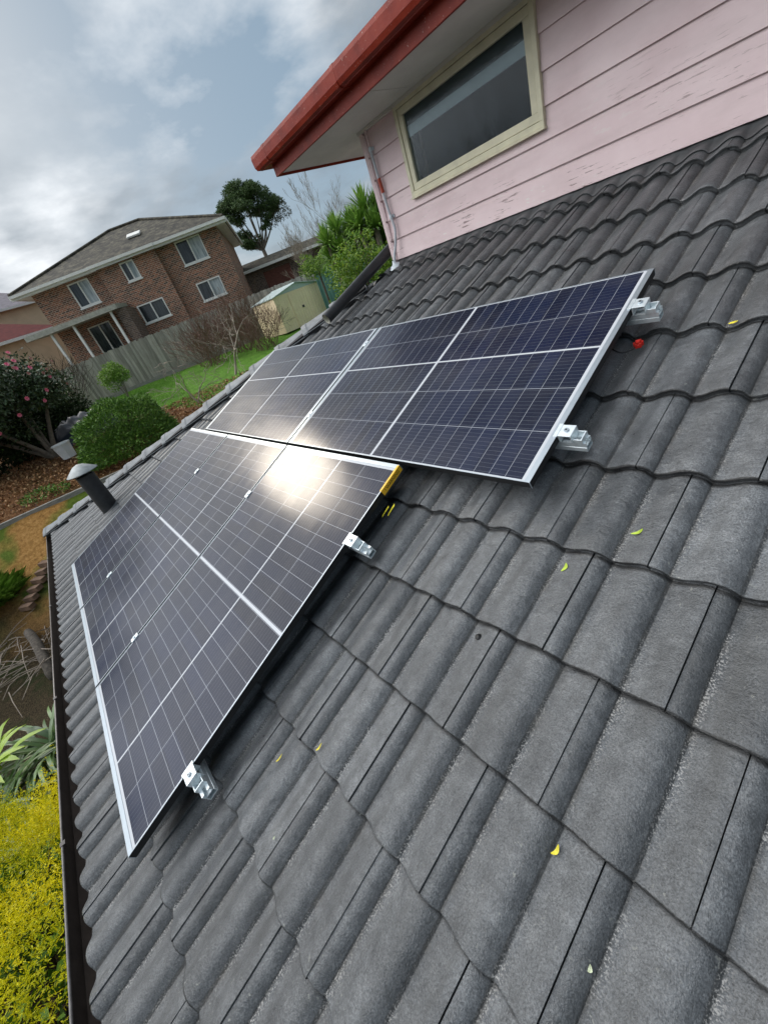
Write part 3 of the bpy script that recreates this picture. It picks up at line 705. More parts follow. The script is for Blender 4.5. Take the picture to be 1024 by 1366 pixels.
for j,(u,v,a,lb) in enumerate(((1.118,1.545,.38,'yellow cable tie hanging below the panel edge, left one of the two'),(1.145,1.560,.30,'yellow cable tie hanging below the panel edge, right one of the two'))):
    b=MB(); b.box(-.006,.006,-.035,.035,0,.0016); b.v=[(p[0],p[1],p[2]+.010*math.sin(p[1]*40)) for p in b.v]
    o=b.build('cable_tie',M['yel'],None,bevel=.0005); o.location=RT@Vector((u,v,-.068)); o.rotation_euler=(RT@Matrix.Rotation(-a-.5,4,'Z')@Matrix.Rotation(R(18),4,'X')).to_euler(); tag(o,lb,'cable tie')
rc=empty('connector',RT@Vector((1.78,2.545,-.108)),rot_roof(.3),'red plastic connector lying on the tile beside the upper panel','connector')
b=MB(); b.lathe([(0,.026),(.007,.026),(.009,.023),(.009,.014),(.013,.012),(.014,.002),(.012,0)],12); b.build('red_cap',M['redp'],rc,smooth=False)
for a in range(5):
    pass
b=MB(); 
for a in range(6):
    c,s_=math.cos(a*1.047)*.014,math.sin(a*1.047)*.014; b.box(c-.003,c+.003,s_-.003,s_+.003,.002,.020)
b.build('grip_ribs',M['redp'],rc)
b=MB(); b.tube(bez([(0,0,.006),(-.03,-.02,.004),(-.06,-.03,.015),(-.09,-.01,.03)],5),.003,6); b.build('lead',M['blk'],rc)
# leaves and droppings on tiles
def surf(u,v):
    kk=math.floor((v-V0)/GA); t=(v-(V0+GA*kk))/GA; return WB+float(prof(np.array([u]))[0])-.024*t+.003
M['lf1']=simple('yellow_leaf',(.72,.62,.05),.5,0,.1,30); M['lf2']=simple('green_leaf',(.42,.55,.06),.5,0,.15,30); M['lf3']=simple('pale_leaf',(.5,.55,.38),.6,0,.1,30)
for (u,v,ln,wd,a,mt,lb) in ((1.895,1.585,.032,.011,.2,'lf2','small yellow-green leaf on the tiles straight below the blue panel corner'),
   (2.045,1.762,.034,.010,-.5,'lf2','yellow-green leaf higher up the bare tiles, right of the blue panel corner'),
   (2.035,2.668,.026,.012,-.9,'lf1','small yellow leaf far up the tiles, beside a course edge right of the top clamp'),
   (1.440,.668,.030,.007,.1,'lf1','thin yellow leaf on the tiles between the near panel and the bare tile field'),
   (1.298,.532,.032,.007,.1,'lf1','thin curved yellow leaf on the tiles closest to the lowest end clamp'),
   (2.172,.92,.026,.009,0,'lf1','bright yellow leaf near the bottom of the picture, lowest yellow leaf'),
   (2.305,.800,.012,.008,.3,'lf3','pale grey-green leaf speck on the nearest tiles'),
   (1.50,.40,.010,.007,.3,'lf3','tiny pale leaf speck on tiles left of the lowest tile joint lines')):
    b=MB(); n=7; L=[];Rr=[]
    for i in range(n+1):
        t=i/n; w=wd/2*math.sin(math.pi*min(1,max(0,t*.92+.04)))**.7; bend=.25*ln*math.sin(math.pi*t); y=(t-.5)*ln; z=.004*math.sin(math.pi*t)+.002
        L.append((bend-w,y,z+.001));Rr.append((bend+w,y,z+.0025))
    for i in range(n): 
        c0=tuple((p+q)/2-(.0012 if j==2 else 0) for j,(p,q) in enumerate(zip(L[i],Rr[i]))); c1=tuple((p+q)/2-(.0012 if j==2 else 0) for j,(p,q) in enumerate(zip(L[i+1],Rr[i+1])))
        b.face([L[i],c0,c1,L[i+1]]); b.face([c0,Rr[i],Rr[i+1],c1])
    o=b.build('fallen_leaf',M[mt],None); s=o.modifiers.new('s','SOLIDIFY'); s.thickness=.0006
    o.location=RT@Vector((u,v,surf(u,v)+.001)); o.rotation_euler=rot_roof(a-.25); tag(o,lb,'leaf','leaves lying on the tiles')
b=MB(); b.lathe([(0,.009),(.005,.008),(.009,.003),(.010,0)],9); b.v=[(p[0]*1.3,p[1]*(1+.3*math.sin(p[0]*900)),p[2]) for p in b.v]  # dark dropping lying on a tile
o=b.build('dropping_lump',M['blk'],None,smooth=True); o.location=RT@Vector((1.755,1.262,surf(1.755,1.262))); tag(o,'small black dropping on a tile below the yellow-green leaf','dropping')

# ================================================================== SURROUNDINGS
CX,CY,CZ=2.4513,.6493,1.3797
def pol(az,D,z=None):
    x=CX+math.cos(R(az))*D; y=CY+math.sin(R(az))*D
    return Vector((x,y,ground(x,y) if z is None else z))
DIR=(math.cos(R(166)),math.sin(R(166)))
KN=[(-400,-2.2),(7.4,-2.2),(10.25,-.62),(10.4,-.60),(10.5,-.45),(12.5,-.22),(14,-.04),(22.9,.40),(31,1.0),(60,3.0),(150,5.5),(600,9)]
def ground(x,y):
    D=(x-CX)*DIR[0]+(y-CY)*DIR[1]
    for (a,za),(b_,zb) in zip(KN[:-1],KN[1:]):
        if D<=b_: t=(D-a)/(b_-a); return za+(zb-za)*t
    return KN[-1][1]
def terrain():
    ax=Vector((DIR[0],DIR[1],0)); pn=Vector((-DIR[1],DIR[0],0)); Ds=[-400,-100,-30,-10,0,5,7.4]+list(np.arange(7.8,16,.3))+list(np.arange(16,32,.8))+[36,45,60,90,150,300,600]
    Ps=[-500,-150,-60]+list(np.arange(-30,30.1,.8))+[60,150,500]
    V=[];rr=random.Random(8)
    for D in Ds:
        for p in Ps:
            q=Vector((CX,CY,0))+ax*D+pn*p; z=ground(q.x,q.y)
            if 6<D<31 and abs(p)<31: z+=rr.uniform(-.025,.025)
            V.append((q.x,q.y,z))
    n=len(Ps); F=[(i*n+j,i*n+j+1,(i+1)*n+j+1,(i+1)*n+j) for i in range(len(Ds)-1) for j in range(n-1)]
    k=NM('garden_ground'); x,y,z=k.sepx()
    D=k.math('ADD',k.math('MULTIPLY',k.math('SUBTRACT',x,CX),DIR[0]),k.math('MULTIPLY',k.math('SUBTRACT',y,CY),DIR[1]))
    Pp=k.math('ADD',k.math('MULTIPLY',k.math('SUBTRACT',x,CX),-DIR[1]),k.math('MULTIPLY',k.math('SUBTRACT',y,CY),DIR[0]))
    wob=k.math('MULTIPLY',k.math('SUBTRACT',k.noise(1.2,4,.6),.5),2.2)
    Dw=k.math('ADD',D,wob)
    nz=k.noise(14,6,.75); nf=k.noise(55,4,.7); nb=k.noise(2.2,4,.6)
    lawn=k.mix(.8,k.ramp(nz,[(.3,(.060,.145,.018)),(.5,(.115,.26,.030)),(.7,(.20,.36,.05))]),k.ramp(nb,[(.3,.65),(.7,1.25)]),'MULTIPLY')
    mulch=k.ramp(nf,[(.30,(.05,.025,.012)),(.48,(.18,.080,.034)),(.62,(.36,.18,.070)),(.75,(.52,.32,.15))])
    mulch=k.mix(k.ramp(k.noise(1.1,4,.6),[(.45,0),(.7,.5)]),mulch,(.05,.07,.02))
    dry=k.ramp(nz,[(.3,(.20,.10,.03)),(.5,(.46,.24,.07)),(.72,(.66,.40,.15))])
    dry=k.mix(k.ramp(k.noise(.75,3,.5),[(.47,0),(.56,.92)]),dry,k.ramp(nz,[(.3,(.05,.11,.012)),(.7,(.14,.24,.03))]))
    dark=k.ramp(nf,[(.35,(.03,.022,.012)),(.55,(.10,.075,.042)),(.72,(.22,.18,.10))])
    dark=k.mix(k.ramp(k.noise(2.0,4,.6),[(.5,0),(.62,.6)]),dark,(.025,.05,.012))
    g=k.mix(k.ramp(k.math('DIVIDE',k.math('ADD',Dw,k.math('MULTIPLY',k.math('SUBTRACT',nf,.5),1.5)),20.0),[(.385,0),(.46,1)]),dark,dry)                       # leaf litter near the house, dry grass bank
    g=k.mix(k.math('GREATER_THAN',D,10.45),g,mulch)
    isl=k.math('MULTIPLY',k.math('GREATER_THAN',Dw,13.6),k.math('LESS_THAN',k.math('ADD',Pp,k.math('MULTIPLY',wob,.5)),-.2+1.2))
    isl=k.math('GREATER_THAN',k.math('SUBTRACT',Dw,k.math('MULTIPLY',Pp,.9)),13.2)
    g=k.mix(isl,g,lawn)
    g=k.mix(k.math('GREATER_THAN',D,24.3),g,k.ramp(nz,[(.3,(.13,.115,.085)),(.7,(.24,.215,.17))]))
    k.set(base=g,rough=.95,spec=.15); k.bump(k.math('ADD',nf,nz),1.0,.05)
    o=np_mesh('ground',V,F,k.m); tag(o,kind='structure')
terrain()
# ---- foliage machinery
def leaves(cent,n,size,rng,aspect=.4,droop=0,norm=None,blade=False):
    """n diamond leaves at given centres (k,3)"""
    c=cent; n=len(c)
    d=rng.normal(size=(n,3)); 
    if norm is not None: d=d*.75+norm*1.0
    d[:,2]-=droop
    d/=np.linalg.norm(d,axis=1,keepdims=True)
    s=rng.normal(size=(n,3)); s-= (s*d).sum(1,keepdims=True)*d; s/=np.linalg.norm(s,axis=1,keepdims=True)
    L=size*rng.uniform(.6,1.3,(n,1)); w=L*aspect
    m=c+d*L*.45
    V=np.stack([c,m+s*w*.5,c+d*L,m-s*w*.5],1).reshape(-1,3)
    F=np.arange(4*n).reshape(n,4)
    return V,F
def crown(name,mat,parent,clumps,nleaf,size,seed,aspect=.45,droop=0,shell=.5,outward=True):
    """clumps: list of (centre, radii); leaves scattered through each clump's volume, denser to the outside"""
    rg=np.random.default_rng(seed); vol=np.array([r[0]*r[1]*r[2] for _,r in clumps])**.75; vol/=vol.sum()
    C=[];Nn=[]
    for (c,r),f in zip(clumps,vol):
        k=max(8,int(nleaf*f)); d=rg.normal(size=(k,3)); d/=np.linalg.norm(d,axis=1,keepdims=True)
        rad=(rg.uniform(shell**3,1,(k,1)))**(1/3)*(1+.13*np.sin(d[:,:1]*7+d[:,1:2]*9+c[0]*5)+.1*rg.normal(size=(k,1))*.6)
        C.append(np.array(c)+d*rad*np.array(r)); Nn.append(d)
    C=np.concatenate(C);Nn=np.concatenate(Nn)
    V,F=leaves(C,len(C),size,rg,aspect,droop,Nn if outward else None)
    return np_mesh(name,V,F,mat,parent)
def rclumps(center,R3,n,cr,seed,flat=1.0,surf_=True):
    rg=random.Random(seed); out=[]
    while len(out)<n:
        d=Vector((rg.gauss(0,1),rg.gauss(0,1),rg.gauss(0,1))).normalized(); q=rg.uniform(.55,1.0) if surf_ else rg.random()
        p=(center[0]+d.x*R3[0]*q,center[1]+d.y*R3[1]*q,center[2]+d.z*R3[2]*q); s=cr*rg.uniform(.7,1.35)
        out.append((p,(s,s,s*.8*flat)))
    return out
def branches(mb,p,d,L,r,lev,rg,spread=.6,seg=3,kids=(2,4),upb=.15,minr=.003,ratio=.68,sides=5):
    pts=[Vector(p)]; dd=Vector(d).normalized(); rads=[r]
    for i in range(seg):
        dd=(dd+Vector((rg.gauss(0,.12),rg.gauss(0,.12),rg.gauss(0,.1)+upb*.3))).normalized(); pts.append(pts[-1]+dd*L/seg); rads.append(max(minr,r*(1-.42*(i+1)/seg)))
    mb.tube(pts,rads,sides if lev>1 else 3,0,False)
    if lev<=0: return
    for k in range(rg.randint(*kids)):
        i=rg.randint(1,seg); q=pts[i] if k else pts[-1]
        v=Vector((rg.gauss(0,1),rg.gauss(0,1),rg.gauss(0,1)+upb)).normalized(); nd=(dd+v*spread*(1 if k else .5)).normalized()
        branches(mb,q,nd,L*ratio*rg.uniform(.75,1.15),max(minr,rads[i]*.72),lev-1,rg,spread,seg,kids,upb,minr,ratio,sides)
M['bark']=simple('grey_bark',(.17,.14,.11),.9,0,.35,14,.6,40)
M['barkd']=simple('dark_bark',(.085,.062,.047),.9,0,.35,14,.6,40)
M['twig']=simple('pale_twig',(.30,.25,.20),.85,0,.25,14)
M['twigr']=simple('reddish_twig',(.19,.11,.085),.85,0,.3,14)
# ---- retaining edge
M['timber']=simple('weathered_timber',(.27,.26,.23),.85,0,.35,9,.5,50,stretch=(1,1,6))
def along(D,p0,p1): 
    ax=Vector((DIR[0],DIR[1],0)); pn=Vector((-DIR[1],DIR[0],0)); o=Vector((CX,CY,0))
    return o+ax*D+pn*p0,o+ax*D+pn*p1
a,b2=along(10.42,-14,6)
T=Matrix.Translation((a.x,a.y,-.63))@Matrix.Rotation(math.atan2(b2.y-a.y,b2.x-a.x),4,'Z')
b=MB(); L=(b2-a).length; x=0
while x<L: b.box(x,min(x+2.4,L)-.006,-.045,.04,-.10,.19); x+=2.4
o=b.build('garden_edging',M['timber'],None,bevel=.006); o.matrix_world=T; tag(o,'long grey timber garden edging between the dry grass bank and the mulch bed','garden edging')
# strip of concrete below the edging
# ---- fence
M['paling']=None
k=NM('grey_paling'); x,y,z=k.sepx(); g=k.new('ShaderNodeNewGeometry')
c=k.ramp(k.noise(5,5,.7,stretch=(3,3,.35)),[(.3,(.24,.215,.185)),(.55,(.38,.35,.305)),(.75,(.50,.465,.41))]); c=k.mix(.9,c,k.ramp(g.outputs['Random Per Island'],[(0,.62),(.5,1),(1,1.3)]),'MULTIPLY')
k.set(base=c,rough=.9,spec=.2); k.bump(k.noise(8,5,.7,stretch=(8,8,.5)),.5,.01); M['paling']=k.m
def fence(p0,p1,h,label,mat,pw=.10):
    p0=Vector(p0);p1=Vector(p1); d=(p1-p0); L=Vector((d.x,d.y,0)).length; a=math.atan2(d.y,d.x); rg=random.Random(5)
    r=empty('paling_fence',p0,(0,0,a),label,'fence'); sl=d.z/L
    b=MB(); x=0
    while x<L:
        z=x*sl; hh=h+rg.uniform(-.025,.025); y=rg.choice((0,.012)); b.box(x,x+pw-.006,y,y+.014,z+.02,z+hh); x+=pw*.93
    b.build('paling_boards',mat,r)
    b=MB()
    for zz in (.35,.95,1.5): b.prism([(0,zz),(L,zz+L*sl),(L,zz+L*sl+.07),(0,zz+.07)],'y',.028,.07)
    b.build('fence_rail',mat,r)
    b=MB(); b.prism([(0,-.1),(L,-.1+L*sl),(L,.12+L*sl),(0,.12)],'y',-.03,-.005); b.build('plinth_board',M['timber'],r)
    x=.2
    while x<L: b=MB(); b.box(x-.05,x+.05,.072,.17,x*sl-.1,x*sl+h-.1); b.build('fence_post',M['timber'],r); x+=2.7
    return r
fence(pol(180.5,23.9,.38),pol(141,25.0,.62),1.78,'long grey weathered timber paling fence below the brick house',M['paling'])
# ---- neighbour's brick house
A=Vector((-28.15,4.99,0)); ang_=R(61)
bh=empty('brick_house',(A.x,A.y,1.0),(0,0,ang_),'two-storey mottled red brick house with brown hip roof and white windows behind the fence','house')
M['hwhite']=simple('white_house_trim',(.70,.70,.66),.5,0,.08,5)
k=NM('brown_roof_tiles'); x,y,z=k.sepx()
wv=k.math('FRACT',k.math('DIVIDE',z,.145)); xw=k.math('FRACT',k.math('DIVIDE',k.math('ADD',x,y),.32))
c=k.ramp(k.noise(2.5,6,.75),[(.38,(.016,.015,.011)),(.5,(.055,.048,.034)),(.64,(.14,.125,.085))]); c=k.mix(k.ramp(wv,[(0,.75),(.16,0)]),c,(.018,.016,.014)); c=k.mix(k.ramp(xw,[(.4,0),(.5,.5),(.6,0)]),c,(.04,.035,.03))
k.set(base=c,rough=.85); k.bump(wv,.8,.04); M['hroof']=k.m
def hglass(name,c1,c2):
    k=NM(name); x,y,z=k.sepx(); k.set(base=k.ramp(k.noise(2.2,3,.6,stretch=(4,1,.6)),[(.35,c1),(.65,c2)]),rough=.12,spec=.6); return k.m
M['hg1']=hglass('dark_pane',(.012,.016,.020),(.05,.06,.065)); M['hg2']=hglass('pale_curtain_pane',(.22,.26,.27),(.48,.52,.52))
def rect_wall(mb,x0,x1,y,z0,z1,holes,depth=.12):
    """front wall face at y with real window openings"""
    xs=sorted({x0,x1,*[h[0] for h in holes],*[h[1] for h in holes]}); zs=sorted({z0,z1,*[h[2] for h in holes],*[h[3] for h in holes]})
    for a,b_ in zip(xs[:-1],xs[1:]):
        for c,d in zip(zs[:-1],zs[1:]):
            mx_,mz=(a+b_)/2,(c+d)/2
            if any(h[0]<mx_<h[1] and h[2]<mz<h[3] for h in holes): continue
            mb.face([(a,y,c),(b_,y,c),(b_,y,d),(a,y,d)])
    for h in holes:
        a,b_,c,d=h
        mb.face([(a,y,c),(a,y+depth,c),(a,y+depth,d),(a,y,d)]); mb.face([(b_,y,c),(b_,y+depth,c),(b_,y+depth,d),(b_,y,d)])
        mb.face([(a,y,c),(b_,y,c),(b_,y+depth,c),(a,y+depth,c)]); mb.face([(a,y,d),(b_,y,d),(b_,y+depth,d),(a,y+depth,d)])
# local: x along facade, y positive = away from us, z above 1.0
Z=lambda z:z-1.0
secs=[(-1.7,2.22,0.0,[(0.30,1.43,Z(4.92),Z(6.09)),(-.05,1.20,Z(1.9),Z(3.90))]),(2.22,5.58,-.35,[(3.50,4.22,Z(5.24),Z(6.10)),(3.17,4.68,Z(3.09),Z(4.0))]),(5.58,9.18,-.05,[(6.68,8.10,Z(5.05),Z(6.16)),(6.74,8.14,Z(3.12),Z(4.02))])]
b=MB()
for x0,x1,y,h in secs: rect_wall(b,x0,x1,y,-1.2,Z(6.24),h)
b.face([(2.22,-.35,-1.2),(2.22,0,-1.2),(2.22,0,Z(6.24)),(2.22,-.35,Z(6.24))]); b.face([(5.58,-.35,-1.2),(5.58,-.05,-1.2),(5.58,-.05,Z(6.24)),(5.58,-.35,Z(6.24))])
b.face([(9.18,-.05,-1.2),(9.18,9,-1.2),(9.18,9,Z(6.24)),(9.18,-.05,Z(6.24))]); b.face([(-1.7,0,-1.2),(-1.7,9,-1.2),(-1.7,9,Z(6.24)),(-1.7,0,Z(6.24))]); b.face([(-1.7,9,-1.2),(9.18,9,-1.2),(9.18,9,5.24),(-1.7,9,5.24)])
b.build('brick_wall',M['brick'],bh)
ey=-.62; ez=Z(6.22)
b=MB(); b.face([(-2.35,ey,ez),(9.75,ey,ez),(9.75,9.6,ez),(-2.35,9.6,ez)]); b.build('eave_soffit',M['hwhite'],bh)
b=MB(); tp=math.tan(R(23)); hw=(9.6-ey)/2; rz=ez+.2+hw*tp
b.face([(-2.4,ey-.05,ez+.2),(9.8,ey-.05,ez+.2),(9.8-hw,ey+hw,rz),(-2.4+hw,ey+hw,rz)]); b.face([(9.8,ey-.05,ez+.2),(9.8,9.65,ez+.2),(9.8-hw,ey+hw,rz)]); b.face([(-2.4,ey-.05,ez+.2),(-2.4+hw,ey+hw,rz),(-2.4,9.65,ez+.2)]); b.face([(-2.4,9.65,ez+.2),(9.8,9.65,ez+.2),(9.8-hw,ey+hw,rz),(-2.4+hw,ey+hw,rz)])
rf=b.build('roof',M['hroof'],bh); 
b=MB(); 
for q0,q1 in (((-2.4,ey-.05,ez+.22),(-2.4+hw,ey+hw,rz+.03)),((9.8,ey-.05,ez+.22),(9.8-hw,ey+hw,rz+.03)),((-2.4+hw,ey+hw,rz+.03),(9.8-hw,ey+hw,rz+.03))): b.tube([q0,q1],.09,6)
b.build('ridge_cap',M['hroof'],rf)
b=MB(); 
for x0,x1,yy in ((-2.45,2.05,ey-.14),(2.0,5.7,ey-.20),(5.7,9.85,ey-.14)): b.box(x0,x1,yy,yy+.14,ez+.05,ez+.18); b.box(x0,x1,yy+.141,yy+.17,ez-.06,ez+.16)
b.box(9.80,9.90,ey-.0,9.6,ez-.02,ez+.19); b.box(-2.5,-2.4,ey,9.6,ez,ez+.19)
b.build('gutter',M['hwhite'],bh)
b=MB(); b.box(4.15,4.95,0,.55,0,.10); sk=b.build('skylight',M['hwhite'],bh,bevel=.02); sk.matrix_local=Matrix.Translation((0,1.35,ez+.25+(1.35-ey)*tp))@Matrix.Rotation(R(23),4,'X')
def hwin(y,h,g1,g2,screen=False):
    a,b_,c,d=h; f=MB(); frame(f,a-.03,b_+.03,c-.03,d+.03,.065,y-.02,y+.05); m_=(a+b_)/2; f.box(m_-.035,m_+.035,y-.02,y+.05,c,d); f.box(a-.08,b_+.08,y-.06,y-.021,c-.10,c-.031)
    fo=f.build('window',M['hwhite'],bh)
    g=MB(); g.box(a,m_,y+.06,y+.07,c,d); g.build('pane',g1,fo); g=MB(); g.box(m_,b_,y+.062,y+.072,c,d); g.build('pane',g2,fo)
for (x0,x1,y,hs),gs in zip(secs,(((M['hg1'],M['hg2']),(M['hg1'],M['hg1'])),((M['hg1'],M['hg2']),(M['hg1'],M['hg1'])),((M['hg1'],M['hg2']),(M['hg1'],M['hg2'])))):
    for h,g in zip(hs,gs): hwin(y,h,*g)
# patio roof
b=MB(); b.prism([(-2.3,Z(4.32)),(0.0,Z(4.40)),(0.0,Z(4.22)),(-2.3,Z(4.08))],'x',-2.3,2.75); b.build('patio_roof',simple('patio_cream',(.34,.34,.29),.8),bh)
for x in (-1.1,.15,2.25): b=MB(); b.box(x-.06,x+.06,-2.1,-1.98,-.6,Z(4.08)); b.build('patio_post',M['hwhite'],bh)
b=MB(); b.box(2.45,3.0,-1.9,-.352,-1.2,Z(4.05)); b.build('side_brick_pier',M['brick2'],bh)
# ---- brick garage wing to the right
gp=pol(155.3,36.5,1.2); gq=pol(144.0,36.0,1.2); d=gq-gp; gl_=d.length; ga=math.atan2(d.y,d.x)
gw=empty('brick_garage',gp,(0,0,ga),'low brick garage with grey tiled roof right of the two-storey brick house','garage')
zt=1.38+35.5*math.tan(R(4.6))-1.2
b=MB(); b.box(0,gl_+3,0,5,-1,zt-.02); b.build('brick_wall',M['brick2'],gw)
b=MB(); b.box(2.2,4.3,-.02,.02,-.5,zt-.35); b.build('door',simple('rust_red_door',(.15,.055,.04),.7,0,.3,9),gw)
b=MB(); b.prism([(-.5,zt),(2.6,zt+.80),(5.5,zt),(5.4,zt-.05),(-.5,zt-.05)],'x',-.6,gl_+1.0); b.build('roof',M['hroof'],gw)
b=MB(); b.box(-.6,gl_+3.4,-.64,-.5,zt-.08,zt+.09); b.build('gutter',M['hwhite'],gw)
# ---- houses far left
def small_house(name,az0,az1,D,eave,rz_,wm,rm,label,base=1.0,dep=9,ov=.5):
    p=pol(az0,D,base); q=pol(az1,D*1.0,base); d=q-p; L=d.length; r=empty(name,p,(0,0,math.atan2(d.y,d.x)),label,'house')
    b=MB(); b.box(0,L,0,dep,-1,eave-base); b.build('wall',wm,r)
    h=rz_-base; e=eave-base; b=MB(); w=dep/2+ov
    P=[(-ov,-ov,e),(L+ov,-ov,e),(L+ov,dep+ov,e),(-ov,dep+ov,e),(-ov+w,dep/2,h),(L+ov-w,dep/2,h)]
    for f in ((0,1,5,4),(1,2,5),(2,3,4,5),(3,0,4)): b.face([P[i] for i in f])
    b.face([P[0],P[1],P[2],P[3]]); b.build('roof',rm,r)
    b=MB(); b.box(-ov-.1,L+ov+.1,-ov-.12,-ov,e-.08,e+.10); b.build('gutter',M['hwhite'],r)
    f=MB(); frame(f,L*.35,L*.5,e-1.9,e-.8,.07,-.05,.0); wn_=f.build('window',M['hwhite'],r); g=MB(); g.box(L*.35+.07,L*.5-.07,-.03,-.002,e-1.83,e-.87); g.build('pane',M['hg1'],wn_)
    return r
M['orange']=simple('orange_render',(.62,.48,.32),.85,0,.1,1.5); M['greyroof']=simple('purple_grey_roof',(.19,.17,.19),.8,0,.25,3,.3,20); M['redroof']=simple('dark_red_roof',(.11,.022,.020),.95,0,.3,4,.3,20)
small_house('rendered_house',196,173.2,48,1.38+48*math.tan(R(8.1)),1.38+50*math.tan(R(8.1))+2.3,M['orange'],M['greyroof'],'orange rendered house with purple-grey roof at the far left edge')
small_house('red_roofed_house',192,174.6,39,1.38+39*math.tan(R(5.6)),1.38+39*math.tan(R(5.6))+1.7,M['orange'],M['redroof'],'low house with dark red roof in front of the orange rendered house',dep=6)
# ---- shed
M['shed']=None
k=NM('cream_ribbed_steel'); x,y,z=k.sepx(); wv=k.math('SINE',k.math('MULTIPLY',k.math('ADD',x,y),42))
k.set(base=k.ramp(k.noise(3,4,.6),[(.3,(.84,.66,.42)),(.7,(.92,.74,.50))]),rough=.5); k.bump(wv,.6,.012); M['shed']=k.m
M['shedroof']=simple('grey_green_shed_roof',(.45,.52,.50),.4,.1,.1,5)
s0=pol(152.0,20.6); s1=pol(146.2,22.2); d=s1-s0; L=d.length
sh=empty('garden_shed',(s0.x,s0.y,.33),(0,0,math.atan2(d.y,d.x)),'cream ribbed steel garden shed with a low gable roof in front of the fence','shed')
b=MB(); H=1.50
b.box(0,L,0,1.9,0,H-.002); b.build('shed_wall',M['shed'],sh)
b=MB(); b.face([(0,-.003,H),(L,-.003,H),(L/2,-.003,H+.26)]); b.build('gable',M['shedroof'],sh)
b=MB(); b.face([(0,1.903,H),(L,1.903,H),(L/2,1.903,H+.26)]); b.build('gable',M['shedroof'],sh)
b=MB(); b.face([(-.06,-.08,H-.01),(L/2,-.08,H+.27),(L/2,1.98,H+.27),(-.06,1.98,H-.01)]); b.face([(L+.06,-.08,H-.01),(L/2,-.08,H+.27),(L/2,1.98,H+.27),(L+.06,1.98,H-.01)]); o=b.build('roof',M['shedroof'],sh); s=o.modifiers.new('s','SOLIDIFY'); s.thickness=.03
b=MB(); b.box(L*.30,L*.72,-.03,-.004,.04,H-.08); do=b.build('door',M['shed'],sh); b=MB(); b.box(L*.50,L*.54,-.05,-.031,.72,.82); b.build('handle',M['flue'],do)
# green steel fence right of the shed
g0=pol(146.2,21.6); g1=pol(136,21.6); d=g1-g0
k=NM('green_steel'); x,y,z=k.sepx(); k.set(base=k.ramp(k.noise(3,4,.6),[(.3,(.05,.13,.11)),(.7,(.08,.18,.15))]),rough=.5); k.bump(k.math('SINE',k.math('MULTIPLY',x,40)),.6,.012)
gf=empty('steel_fence',(g0.x,g0.y,.4),(0,0,math.atan2(d.y,d.x)),'dark green ribbed steel fence beside the cream shed','fence')
b=MB(); b.box(0,d.length,0,.04,0,1.75); b.build('fence_panel',k.m,gf); b=MB(); b.box(0,d.length,-.01,.05,1.75,1.80); b.build('top_rail',k.m,gf)
for i in range(4): b=MB(); b.box(i*d.length/3-.02,i*d.length/3+.03,-.02,-.001,0,1.74); b.build('fence_post',k.m,gf)
# ---- trees and shrubs
def plant(name,az,D,label,cat,z=None,group=None):
    return empty(name,pol(az,D,z),(0,0,0),label,cat,group)
# gum
GD=40
gm=plant('gum_tree',150.6,GD,'big dark green gum tree with open crown behind the brick garage','tree',1.6)
M['gum']=leafmat('gum_leaves',[(.035,.065,.020),(.065,.115,.032),(.11,.17,.055)],.6,.15)
M['gumb']=leafmat('brownish_gum_leaves',[(.06,.065,.03),(.10,.10,.05),(.13,.12,.07)],.7)
gx=Vector((-math.sin(R(150.6)),math.cos(R(150.6)),0))   # sideways (az increasing -> left)
def G(daz,el,dd=0): 
    s=GD*math.tan(R(daz)); z=CZ+GD*math.tan(R(el))-gm.location.z; f=Vector((math.cos(R(150.6)),math.sin(R(150.6)),0))*dd
    q=gx*s+f; return (q.x,q.y,z)
cl=[(G(1.6,11.0),(1.2,1.2,.75)),(G(.1,11.6,.4),(1.2,1.2,.65)),(G(-1.4,11.0),(1.1,1.1,.7)),(G(2.3,9.9,-.4),(.85,.9,.6)),(G(.3,10.6,-1),(1.2,1.2,.65)),(G(-2.2,10.1),(.9,.9,.6)),(G(1.7,9.3),(.55,.6,.35)),(G(-.6,9.7,.6),(.7,.8,.35)),(G(-2.9,9.4,.3),(.7,.7,.5)),(G(1.9,7.4),(.85,.8,.62)),(G(.9,7.0,.3),(.7,.7,.5)),(G(2.5,7.9),(.4,.4,.3)),(G(-1.6,8.8),(.5,.5,.4)),(G(-1.1,7.9),(.4,.4,.3))]
cc=[]; rg=random.Random(3)
for c,r in cl:
    for _ in range(9): 
        d=Vector((rg.gauss(0,1),rg.gauss(0,1),rg.gauss(0,1))).normalized(); cc.append(((c[0]+d.x*r[0]*.75,c[1]+d.y*r[1]*.75,c[2]+d.z*r[2]*.75),(r[0]*.46,r[1]*.46,r[2]*.42)))
crown('crown',M['gum'],gm,cc,46000,.14,1,.4,.2,.2)
c2=[(G(-3.1+.5*i,8.7-.2*(i%3)+rg.uniform(-.3,.5)),(.4,.4,.42)) for i in range(4)]+[(G(-3.6,9.3),(.4,.4,.35)),(G(-4.0,8.5),(.35,.35,.35))]
b=crown('brown_crown',M['gumb'],gm,c2,1800,.12,2,.4,.3,.1)
b=MB(); rg=random.Random(11); base=Vector((0,0,0)); fork=Vector(G(.2,6.0))
b.tube([base,fork*.5,fork],[.26,.2,.15],8)
for c,r in cl: b.tube(bez([fork,fork.lerp(Vector(c),.5)+Vector((rg.uniform(-.2,.2),0,-.15)),c],4),[.085-.008*i for i in range(9)],5)
b.build('trunk',M['bark'],gm,smooth=True)
